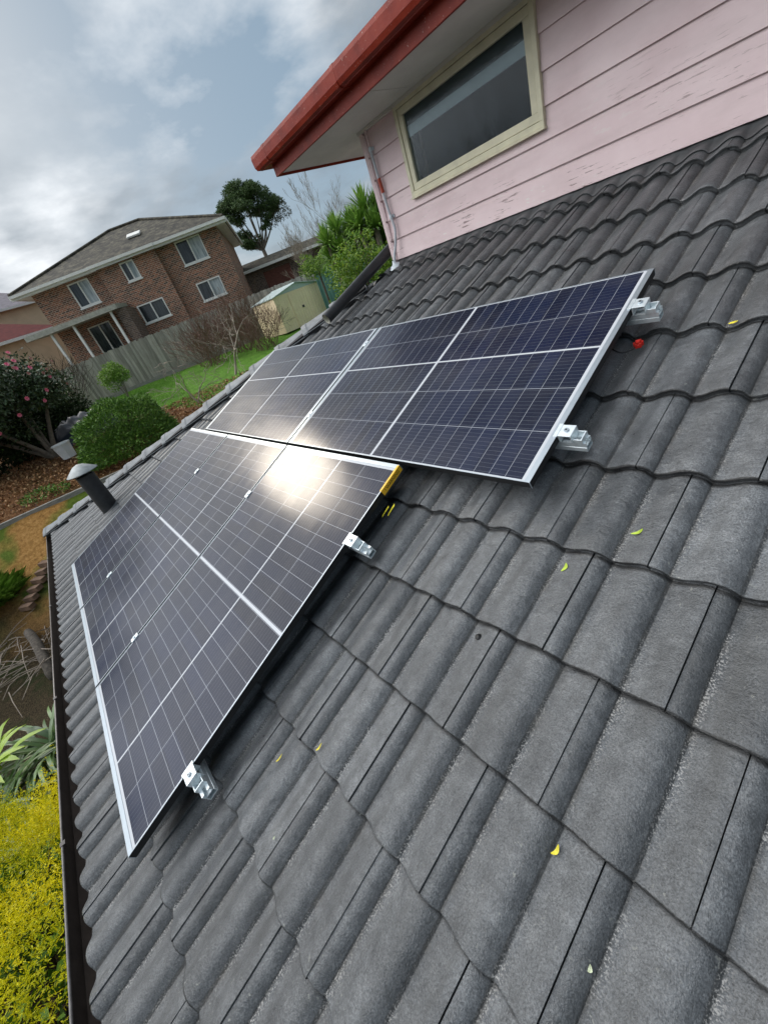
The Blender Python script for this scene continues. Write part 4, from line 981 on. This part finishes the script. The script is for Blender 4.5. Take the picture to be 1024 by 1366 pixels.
# bare trees
def bare(az,D,h,label,mat,seed,r=.07,lev=5,spread=.5,kids=(2,3),z=None,lean=(0,0,1),ratio=.72,upb=.5,Lf=.32,minr=.004):
    t=plant('bare_tree',az,D,label,'tree',z); b=MB(); rg=random.Random(seed); branches(b,(0,0,-.1),lean,h*Lf,r,lev,rg,spread,4,kids,upb,minr,ratio); b.build('trunk',mat,t,smooth=True); return t
for i,(az,D,h,sd_,lb) in enumerate(((141.5,30,7.0,2,'tall leafless tree against the sky left of the pink wall corner'),(138.5,31,6.6,9,'leafless tree with upright twigs touching the pink wall corner'),(146.3,27,5.4,5,'thin pale leafless tree between the gum tree and the palms'))):
    bare(az,D,h,lb,M['twig'],sd_,.06,6,.62,(2,4),lean=(0,0,1),ratio=.74,upb=.45,Lf=.30,minr=.0055)
bare(160.3,15.2,2.6,'crooked pale bare tree on the lawn in front of the brown shrubs',M['twig'],21,.045,5,.95,(2,3),lean=(.1,.3,1),ratio=.78,upb=.0,Lf=.34,minr=.006)
bare(165.5,13.2,1.7,'low bare tree with spreading branches beside the hip of the roof',M['twig'],31,.035,5,1.1,(2,3),lean=(-.3,-.3,.8),ratio=.78,upb=-.1,Lf=.36,minr=.005)
# twiggy brown shrubs before fence
def twigs(name,az,D,w,h,n,label,mat,seed,leafn=0,lm=None,lev=3):
    t=plant(name,az,D,label,'shrub'); b=MB(); rg=random.Random(seed)
    for i in range(n):
        x,y=rg.uniform(-w,w),rg.uniform(-.4,.4); branches(b,(x,y,0),(rg.gauss(0,.5),rg.gauss(0,.5),1),h*.45,.012,lev,rg,.7,3,(2,3),.2,.005,.75,3)
    b.build('stems',mat,t)
    if leafn: crown('foliage',lm,t,[((rg.uniform(-w,w),rg.uniform(-.4,.4),rg.uniform(.2,.95)*h),(.3,.3,.25)) for _ in range(14)],leafn,.06,seed,.5)
    return t
M['brownleaf']=leafmat('brown_leaves',[(.10,.055,.035),(.17,.10,.06),(.11,.10,.04)],.7)
for i,(az,D,w,h,n,lb) in enumerate(((157.8,20.5,.9,1.9,26,'brown leafless shrub against the fence left of the cream shed'),(161.8,20.0,.9,1.6,24,'brown leafless shrub in the middle of the fence behind the lawn'),(155.0,18.6,.6,1.3,18,'twiggy low shrub at the foot of the cream shed'))):
    twigs('leafless_shrub',az,D,w*1.25,h*1.1,int(n*2.1),lb,M['twigr'],40+i,700,M['brownleaf'])
twigs('leafless_shrub',178.3,21.2,1.5,2.3,34,'grey tangled leafless shrub at the far left end of the fence',M['barkd'],77,900,M['brownleaf'])
# camellia
M['camel']=leafmat('camellia_leaves',[(.012,.028,.009),(.028,.055,.018),(.055,.095,.034),(.12,.17,.085)],.42,spec=.45)
M['pinkfl']=leafmat('pink_petals',[(.75,.12,.24),(.85,.30,.40)],.6); M['pinkdead']=leafmat('faded_petals',[(.40,.16,.13),(.55,.30,.26)],.7)
cm=plant('camellia_tree',-176.6,14.6,'dark green camellia tree with pink flowers and pale forked trunk at the left edge','tree',-.02)
cc=rclumps((-.0,-.3,1.75),(1.5,1.95,.95),46,.44,5)+rclumps((0,-.3,1.7),(.9,1.4,.6),16,.5,6,surf_=False)
cr_=crown('crown',M['camel'],cm,cc,34000,.085,5,.5,.1,.45)
rg=random.Random(9)
for i in range(34):
    d=Vector((rg.uniform(.35,1),rg.gauss(0,.8),rg.uniform(-.35,.9))).normalized(); p=Vector((.0,-.3,1.75))+Vector((d.x*1.72,d.y*2.2,d.z*1.2)); b=MB()
    u_=d.orthogonal().normalized(); v_=d.cross(u_); rr=.055 if i%3 else .045
    for ring,(ra,tl) in enumerate(((1.0,.25),(.6,.7))):
        for k_ in range(7):
            a=k_*.898+ring*.45; q=(u_*math.cos(a)+v_*math.sin(a))*rr*ra+d*rr*tl; w_=(v_*math.cos(a)-u_*math.sin(a))*rr*.48*ra; c0=p+d*rr*.1*ring
            b.face([c0,c0+q*.6+w_,c0+q,c0+q*.6-w_])
    b.build('flower',M['pinkfl'] if i%3 else M['pinkdead'],cm)

b=MB()
for tip in ((.1,1.1,1.6),(-.2,-1.2,1.6),(.2,.3,1.9),(.5,-.6,1.5),(-.6,.5,1.7)): b.tube(bez([(0,.35,-.1),(.05+tip[0]*.3,.2+tip[1]*.35,.55),tip],5),[.085-.006*i for i in range(11)],7)
b.build('trunk',M['bark'],cm,smooth=True)
# dark hedge mass behind camellia
M['dkleaf']=leafmat('dark_shrub_leaves',[(.008,.018,.006),(.02,.035,.012),(.035,.05,.02)],.8,spec=.1)
hd2=plant('dark_shrub',-178.3,16.6,'dark low shrub in the shade right behind the camellia trunk','shrub')
crown('foliage',M['dkleaf'],hd2,rclumps((0,0,.65),(.8,1.5,.75),40,.5,25),12000,.10,25)
hd=plant('dark_shrub',-171.5,16.0,'large dark shrub left of the camellia trunk, at the very edge','shrub')
crown('foliage',M['dkleaf'],hd,rclumps((0,0,.9),(1.5,2.3,1.2),60,.55,15),20000,.11,15)
# round bush
M['bush']=leafmat('round_bush_leaves',[(.040,.095,.012),(.075,.17,.020),(.13,.26,.03),(.20,.34,.045)],.55)
rb=plant('round_bush',174.9,11.6,'dense round clipped green bush beside the roof hip','bush')
rgn=np.random.default_rng(3); n=30000
d=rgn.normal(size=(n,3)); d/=np.linalg.norm(d,axis=1,keepdims=True); d[:,2]=np.abs(d[:,2])*1.0-(rgn.random(n)<.35)*.5*np.abs(d[:,2])
rad=rgn.uniform(.86,1.0,(n,1))*(1+.05*np.sin(d[:,:1]*6)+.05*np.sin(d[:,1:2]*8+2)+.04*np.sin(d[:,2:]*11))
Cn=d*rad*np.array([1.05,1.08,1.22])+np.array([0,0,.05])
V_,F_=leaves(Cn,n,.085,rgn,.22,0,d); np_mesh('foliage',V_,F_,M['bush'],rb)
b=MB(); b.tube([(0,0,-.1),(0,0,.6)],[.07,.05],6)
for i in range(12):
    a=i*.52; b.tube([(0,0,.3),(math.cos(a)*.5,math.sin(a)*.5,.5+.3*(i%3))],[.03,.01],4)
b.build('stem',M['barkd'],rb)
# sapling by the fence
M['sap']=leafmat('fresh_green_leaves',[(.10,.19,.03),(.18,.31,.05),(.28,.40,.09)],.5,.25)
sp=plant('young_shrub',172.4,20.5,'light green young shrub growing in front of the grey fence','shrub')
crown('foliage',M['sap'],sp,rclumps((0,0,.95),(.55,.6,.5),20,.22,8),3200,.09,8,.45)
b=MB(); rg=random.Random(6)
for i in range(5): b.tube([(0,0,-.05),(rg.uniform(-.3,.3),rg.uniform(-.3,.3),.9)],[.02,.008],5)
b.build('stem',M['bark'],sp)
# yuccas / green shrub
M['yuc']=leafmat('yucca_blades',[(.08,.17,.025),(.16,.30,.045),(.28,.44,.085)],.4,.15,spec=.5)
def rosette(V,F,c,n,L,w,rg,up=.2):
    for i in range(n):
        a=rg.uniform(0,2*math.pi); e=rg.uniform(-.5,1.45); d=Vector((math.cos(a)*math.cos(e),math.sin(a)*math.cos(e),math.sin(e)+up)).normalized(); s=d.cross(Vector((0,0,1))).normalized() if abs(d.z)<.98 else Vector((1,0,0))
        l=L*rg.uniform(.75,1.1); c0=Vector(c); dr=Vector((0,0,-l*.22*math.cos(e)))
        P=[c0,c0+d*l*.35,c0+d*l*.7+dr*.35,c0+d*l+dr]; W_=[w*.6,w,w*.75,.002]
        b0=len(V)
        for p,ww in zip(P,W_): V.append(p+s*ww*.5); V.append(p-s*ww*.5)
        for k_ in range(3): F.append((b0+2*k_,b0+2*k_+1,b0+2*k_+3,b0+2*k_+2))
def yucca(az,D,heads,label,base=None,seed=1):
    t=plant('yucca',az,D,label,'yucca',base); rg=random.Random(seed); V=[];F=[]; b=MB()
    f=Vector((math.cos(R(az)),math.sin(R(az)),0)); sx=Vector((-math.sin(R(az)),math.cos(R(az)),0))
    for (daz,el,L,dd) in heads:
        q=sx*(D*math.tan(R(daz)))+f*dd; c=(q.x,q.y,CZ+D*math.tan(R(el))-t.location.z); rosette(V,F,c,170,L,.06,rg)
        b.tube(bez([(q.x*.3,q.y*.3,0),(q.x*.7,q.y*.7,c[2]*.5),c],4),[.09]*8+[.06],7)
    np_mesh('leaf_rosettes',[tuple(p) for p in V],F,M['yuc'],t); b.build('trunk',M['bark'],t,smooth=True)
yucca(141.8,15.5,[(0.2,4.9,.70,0),(1.6,4.1,.65,-.3),(-.9,4.3,.6,.3),(.6,3.0,.6,-.5),(-1.2,2.8,.6,0),(1.9,2.7,.55,.2)],'bushy yucca with spiky rosettes, left of the two behind the green shrub',seed=3)
yucca(138.0,14.5,[(0.3,5.7,.75,0),(-1.2,5.1,.7,.2),(1.3,4.5,.65,-.3),(-.4,3.9,.65,-.4),(-2.2,4.0,.6,0),(1.0,2.9,.6,.2),(-1.2,2.6,.6,0),(2.2,5.2,.55,.3)],'taller yucca with spiky rosettes touching the pink wall corner',seed=4)
M['ygr']=leafmat('yellow_green_leaves',[(.045,.11,.010),(.09,.19,.016),(.17,.29,.028),(.30,.40,.045)],.5,.2)
gs=plant('green_shrub',140.3,12.2,'dense yellow-green shrub below the yuccas behind the downpipe','shrub')
crown('foliage',M['ygr'],gs,rclumps((0,0,1.75),(.85,.95,.85),40,.30,9)+rclumps((-.2,-.3,1.0),(.6,.6,.7),24,.28,19),15000,.075,9,.5)
b=MB(); b.tube([(0,0,-.1),(0,0,1.7)],[.06,.03],6); b.build('stem',M['barkd'],gs)
yg=plant('pale_shrub',145.6,17.5,'yellow-green feathery shrub between the shed roof and the yuccas','shrub')
crown('foliage',M['ygr'],yg,rclumps((0,0,2.1),(.5,.55,.35),14,.22,29),2200,.10,29,.25)
b=MB(); b.tube([(0,0,-.1),(0,0,2.0)],[.05,.03],6); b.build('stem',M['barkd'],yg)
# unseen dark trees further left that the panels mirror
for i,(az,D,h,w,lb) in enumerate(((-165.5,22,4.7,2.6,'dark tree standing left of the camellia beyond the frame'),(-153,19,4.6,2.6,'dark tree left of the garden beyond the frame edge'))):
    t=plant('unseen_dark_tree',az,D,lb,'tree'); crown('crown',M['gum'],t,rclumps((0,0,h*.68),(w*.8,w*.8,h*.26),30,.7,50+i),9000,.2,50+i,.45)
    b=MB(); b.tube([(0,0,-.2),(0,0,h*.6)],[.22,.13],8); b.build('trunk',M['bark'],t)
# ---- objects in garden
M['poly']=simple('white_plastic',(.72,.72,.70),.5,0,.08,6)
bk=plant('white_tub',-179.0,13.6,'white tapered plastic tub lying between the camellia and the round bush','tub')
bk.location.z+=.05; bk.scale=(.82,.82,.82)
b=MB(); b.lathe([(.0,0),(.20,0),(.255,.44),(.27,.44),(.27,.47),(.0,.48)],8); b.build('tub_body',M['poly'],bk); b=MB(); b.lathe([(.0,.50),(.25,.50),(.275,.485),(.275,.45)],8); b.build('lid',M['poly'],bk)
wb=plant('white_chair',178.9,20.5,'white plastic garden chair back showing above the camellia by the fence','chair'); 
wb.rotation_euler=(0,0,R(20))
b=MB(); b.box(-.3,.3,-.3,.3,.85,.92); b.build('seat',M['poly'],wb,bevel=.02)
b=MB(); b.box(-.32,-.27,-.3,.3,.92,1.78); b.build('backrest',M['poly'],wb,bevel=.02)
for sx in (-.27,.27):
    for sy in (-.27,.27): b=MB(); b.box(sx-.025,sx+.025,sy-.025,sy+.025,0,.85); b.build('leg',M['poly'],wb)
M['tarp']=glassy('dark_blue_tarp',(.018,.024,.036),.32,.8,9)
tp_=plant('tarp_pile',178.0,15.6,'crumpled dark blue tarpaulin over a pile between camellia and round bush','tarp')
V=[];F=[];n=22; rg=random.Random(2)
for i in range(n):
    for j in range(n):
        a,c=i/(n-1)*2-1,j/(n-1)*2-1; e=max(0,1-abs(a)**3)*max(0,1-abs(c)**3); V.append((a*.7,c*.95,.62*e**.5+.07*math.sin(a*9+c*4)*e+.05*math.sin(c*15-a*6)*e-.02))
F=[(i*n+j,i*n+j+1,(i+1)*n+j+1,(i+1)*n+j) for i in range(n-1) for j in range(n-1)]
o=np_mesh('tarpaulin',V,F,M['tarp'],tp_); 
# mulch litter: leaves scattered
M['litter']=leafmat('dead_leaves',[(.08,.035,.018),(.22,.10,.04),(.38,.19,.075),(.50,.33,.17)],.7)
rgn=np.random.default_rng(12); ax=np.array(DIR); pn=np.array([-DIR[1],DIR[0]])
def scatter(name,n,D0,D1,p0,p1,size,mat,aspect=.5,upn=True,hz=.02,flat=True):
    D=rgn.uniform(D0,D1,n); p=rgn.uniform(p0,p1,n); xy=np.array([CX,CY])+D[:,None]*ax+p[:,None]*pn
    z=np.array([ground(*q) for q in xy])+rgn.uniform(0,hz,n)
    return np.column_stack([xy,z])
C_=scatter('l',22000,10.55,14.6,-7,10,.1,None,hz=.05)
d=rgn.normal(size=(len(C_),3)); d[:,2]*=.35
V_,F_=leaves(C_,len(C_),.075,rgn,.5,0,d); o=np_mesh('leaf_litter',V_,F_,M['litter']); tag(o,'carpet of orange and brown dead leaves on the mulch bed','leaf litter',kind='stuff')
# grass tufts on lawn and bank
M['grass']=leafmat('lawn_blades',[(.07,.17,.015),(.13,.29,.03),(.22,.40,.06)],.6,.2)
M['dryg']=leafmat('dry_grass_blades',[(.20,.14,.05),(.38,.27,.10),(.16,.20,.04)],.7,.2)
def blades(name,C_,h,w,mat,lab):
    n=len(C_); a=rgn.uniform(0,2*np.pi,n); s=np.column_stack([np.cos(a),np.sin(a),np.zeros(n)]); l=rgn.normal(size=(n,3))*.35; l[:,2]=1; l=l*h*rgn.uniform(.5,1.2,(n,1))
    V_=np.stack([C_-s*w,C_+s*w,C_+l],1).reshape(-1,3); o=np_mesh(name,V_,np.arange(3*n).reshape(n,3),mat); tag(o,lab,'grass',kind='stuff'); return o
L_=scatter('g',60000,13.0,22.7,0,9,.1,None,hz=.0); Dq=(L_[:,0]-CX)*DIR[0]+(L_[:,1]-CY)*DIR[1]; Pq=-(L_[:,0]-CX)*DIR[1]+(L_[:,1]-CY)*DIR[0]
L_=L_[(Dq-Pq*.9)>13.4]; blades('lawn_grass',L_,.06,.006,M['grass'],'bright green lawn grass in front of the fence')
B_=scatter('g',26000,7.2,10.3,-9,1.5,.1,None,hz=0); 
D_=B_[(B_[:,0]<-5.7)|(B_[:,1]<-.6)]
msk=np.sin(D_[:,0]*1.9)+np.sin(D_[:,1]*1.3+1)>.35
blades('dry_grass',D_[~msk],.07,.004,M['dryg'],'dry straw-coloured grass on the bank below the roof corner')
blades('bank_grass',D_[msk],.12,.005,M['grass'],'green grass patches on the bank below the roof corner')
# low green weeds in mulch
wd=plant('ground_weeds',-174.3,11.6,'small green weed clump in the leaf mulch','weeds'); crown('foliage',M['bush'],wd,[((0,0,.1),(.3,.35,.12)),((.3,.4,.08),(.2,.2,.1))],700,.06,61,.4)
# logs and brick edging below gutter
lg=MB(); q0=Vector((-4.75,-1.5,0)); 
def gz(p,dz=0): return Vector((p[0],p[1],ground(p[0],p[1])+dz))
a=gz((-6.3,-1.7),.10); c_=gz((-4.75,-1.5),.12)
b=MB(); b.tube(rel(bez([a,a.lerp(c_,.4)+Vector((.03,.05,.06)),c_],6),a),[.045,.065,.07,.075,.07,.072,.078,.075,.08,.075,.07,.072,.05],10); o=b.build('fallen_log',simple('old_log',(.10,.085,.07),.95,0,.5,22,.9,60),None,smooth=True); o.location=a; tag(o,'grey fallen log on the ground below the gutter','log')
M['redbrick']=simple('loose_red_brick',(.17,.105,.07),.85,0,.4,10,.4,60)
bp=gz((-7.3,-.98),.0); bq=gz((-6.75,-1.55),.0); n=6
first=None
for i in range(n):
    t=i/(n-1); p=bp.lerp(bq,t); b=MB(); b.box(-.125,.125,-.062,.062,0,.09); 
    if first is None: o=first=b.build('loose_brick',M['redbrick'],None,bevel=.004)
    else: o=first.copy(); col.objects.link(o)
    o.location=(p.x,p.y,ground(p.x,p.y)+.02); o.rotation_euler=(0,random.Random(i).uniform(-.1,.1),math.atan2(bq.y-bp.y,bq.x-bp.x)+math.pi/2); tag(o,'reddish brick in the short row of bricks edging the bank below the gutter','brick','row of bricks on the bank')
# dead sticks heap
b=MB(); rg=random.Random(14); hp_=gz((-6.0,-2.1))
for i in range(110):
    p=Vector((rg.uniform(-1.2,1.0),rg.uniform(-.6,.9),rg.uniform(.05,.3))); d=Vector((rg.gauss(0,1),rg.gauss(0,1),rg.gauss(0,.25))).normalized()*rg.uniform(.4,1.1); b.tube([p,p+d*.5+Vector((0,0,.04)),p+d],[.009,.007,.003],4)
o=b.build('dead_branches',M['twig'],None); o.location=hp_; tag(o,'heap of pale dead branches on the dark ground below the gutter','branches',kind='stuff')
# strappy plants
M['strap']=leafmat('strap_leaves',[(.05,.11,.03),(.10,.19,.05),(.19,.30,.10)],.35,.15,.6)
M['strapy']=leafmat('lime_strap_leaves',[(.30,.46,.04),(.40,.55,.06)],.35,.25,.6)
def straps(name,loc,n,L,w,label,mat,seed,z):
    t=empty(name,loc,(0,0,0),label,'plant'); rg=random.Random(seed); V=[];F=[]
    for i in range(n):
        a=rg.uniform(0,6.28); c0=Vector((rg.uniform(-.12,.12),rg.uniform(-.12,.12),0)); l=L*rg.uniform(.7,1.15); o=Vector((math.cos(a),math.sin(a),0)); s=Vector((-math.sin(a),math.cos(a),0)); b0=len(V); up_=rg.uniform(.5,1.1)
        K=7
        for k_ in range(K+1):
            t_=k_/K; p=c0+o*l*(t_*.75)+Vector((0,0,l*up_*(t_-.75*t_*t_))); ww=w*(math.sin(math.pi*min(1,.18+t_*.82))**.6)*(.5)+.001
            V.append(p+s*ww+Vector((0,0,.006))); V.append(p); V.append(p-s*ww+Vector((0,0,.006)))
        for k_ in range(K):
            for j in (0,1): q=b0+3*k_+j; F.append((q,q+1,q+4,q+3))
    np_mesh('leaf_blades',[tuple(p) for p in V],F,mat,t); return t
e0=Vector((-2.55,-1.25,-2.0))
straps('strap_leaf_plant',(-3.0,-1.45,-2.1),80,1.05,.042,'strappy green plant with arching leaves beside the gutter',M['strap'],3,0)
straps('strap_leaf_plant',(-1.6,-1.55,-2.1),60,.9,.04,'strappy green plant half under the top edge of the golden shrub',M['strap'],13,0)
straps('strap_leaf_plant',(-2.6,-2.0,-2.1),70,1.0,.048,'strappy green plant at the left edge above the golden shrub',M['strap'],5,0)
straps('lime_leaf_plant',(-2.9,-1.95,-1.75),12,.8,.085,'broad lime-green leaves at the left edge above the golden shrub',M['strapy'],7,0)
# golden shrub hugging the eave
k=NM('golden_leaves'); g=k.new('ShaderNodeNewGeometry')
cA=k.ramp(g.outputs['Random Per Island'],[(0,(.60,.56,.010)),(.3,(.86,.76,.012)),(.75,(.93,.80,.018)),(1,(.95,.84,.04))])
cB=k.ramp(g.outputs['Random Per Island'],[(0,(.20,.28,.008)),(.5,(.46,.52,.012)),(1,(.74,.72,.02))])
cc_=k.mix(k.ramp(k.noise(2.3,3,.6),[(.36,0),(.54,1)]),cB,cA); k.set(base=cc_,rough=.5,spec=.3)
t=k.new('ShaderNodeBsdfTranslucent'); k.lk(cc_,t.inputs[0]); a_=k.new('ShaderNodeMixShader'); a_.inputs[0].default_value=.42; k.lk(k.p.outputs[0],a_.inputs[1]); k.lk(t.outputs[0],a_.inputs[2]); k.lk(a_.outputs[0],k.n['Material Output'].inputs[0]); M['gold']=k.m
gd=empty('golden_shrub',(-.1,-1.55,-2.2),(0,0,0),'bright golden-yellow shrub with tiny leaves below the gutter','shrub')
rgn=np.random.default_rng(21); n=15000
d=rgn.normal(size=(n,3)); d/=np.linalg.norm(d,axis=1,keepdims=True); d[:,2]=np.abs(d[:,2])
Cn=d*rgn.uniform(.80,1.02,(n,1))*np.array([1.85,1.10,1.25])*(1+.10*np.sin(d[:,:1]*9)+.10*np.sin(d[:,1:2]*11+1)+.05*np.sin(d[:,:1]*31+d[:,1:2]*27)+.04*np.sin(d[:,1:2]*47))+np.array([0,0,.15])
# each point is a sprig of small leaves along a short stem
sd_=d*.8+rgn.normal(size=(n,3))*.5; sd_[:,2]+=.3; sd_/=np.linalg.norm(sd_,axis=1,keepdims=True)
CC=[];NN=[]
for j in range(14): CC.append(Cn+sd_*(.010*j)*rgn.uniform(.5,1.4,(n,1))); q=rgn.normal(size=(n,3)); q-=.3*sd_; NN.append(sd_*.7+q*.7)
CC=np.concatenate(CC);NN=np.concatenate(NN); NN/=np.linalg.norm(NN,axis=1,keepdims=True)
V_,F_=leaves(CC,len(CC),.022,rgn,.30,0,NN); np_mesh('foliage',V_,F_,M['gold'],gd)
b=MB(); rg=random.Random(4)
for i in range(14): b.tube([(rg.uniform(-.3,.3),rg.uniform(-.2,.2),0),(rg.uniform(-1.4,1.4),rg.uniform(-.8,.8),rg.uniform(.6,1.0))],[.02,.008],5)
b.build('stem',M['barkd'],gd)
# inner dark mass so the ground does not glare through
n=5000; d=rgn.normal(size=(n,3)); d/=np.linalg.norm(d,axis=1,keepdims=True); d[:,2]=np.abs(d[:,2])
V_,F_=leaves(d*rgn.uniform(.5,.8,(n,1))*np.array([1.75,1.05,1.15])+np.array([0,0,.15]),n,.09,rgn,.5,0,d); np_mesh('inner_foliage',V_,F_,M['bush'],gd)

for i,(az,D,h,w,lb) in enumerate(((-122,13,6.5,2.4,'tall unseen dark tree added behind the photographer, wide crown'),(-104,15,7.5,2.6,'tallest unseen dark tree added behind the photographer'),(-139,15,6.0,2.6,'unseen dark tree added behind the photographer, lower crown'),(-88,14,6.2,2.3,'narrow unseen dark tree added behind the photographer'))):  # unseen trees added to keep the window's reflection dark
    t=plant('unseen_dark_tree',az,D,lb,'tree'); crown('crown',M['gum'],t,rclumps((0,0,h*.62),(w*.8,w*.8,h*.30),34,.75,80+i),8000,.24,80+i,.45)
    b=MB(); b.tube([(0,0,-.2),(0,0,h*.6)],[.22,.13],8); b.build('trunk',M['bark'],t)

msk2=np.sin(B_[:,0]*2.7+.5)*np.sin(B_[:,1]*2.1)>.2
blades('weedy_grass',B_[msk2&(B_[:,1]<-.8)][:5000],.20,.006,M['grass'],'taller green weeds on the slope between bricks and gutter')

V=[];F=[]
fc=empty('grass_clump',gz((-7.45,-2.15)),(0,0,0),'large clump of fine green grass at the left edge beside the loose bricks','grass clump')
rgn=np.random.default_rng(91); n=5000; a=rgn.uniform(0,2*np.pi,n); rd=rgn.uniform(0,1,n)**.5; C_=np.column_stack([np.cos(a)*rd*.55,np.sin(a)*rd*.7,np.zeros(n)-.15+.25*(1-rd)]); s_=np.column_stack([-np.sin(a),np.cos(a),0*a])*.005
d=np.column_stack([np.cos(a)*.5,np.sin(a)*.5,np.ones(n)])+rgn.normal(size=(n,3))*.25; d*=.42*rgn.uniform(.6,1.2,(n,1)); m_=C_+d*.6; t_=C_+d*1.0+np.column_stack([np.cos(a)*.14,np.sin(a)*.14,-.12*np.ones(n)])
np_mesh('blades',np.stack([C_-s_,C_+s_,m_+s_,t_,m_-s_],1).reshape(-1,3),np.arange(5*n).reshape(n,5),M['grass'],fc); fc.scale=(.75,.75,.6)
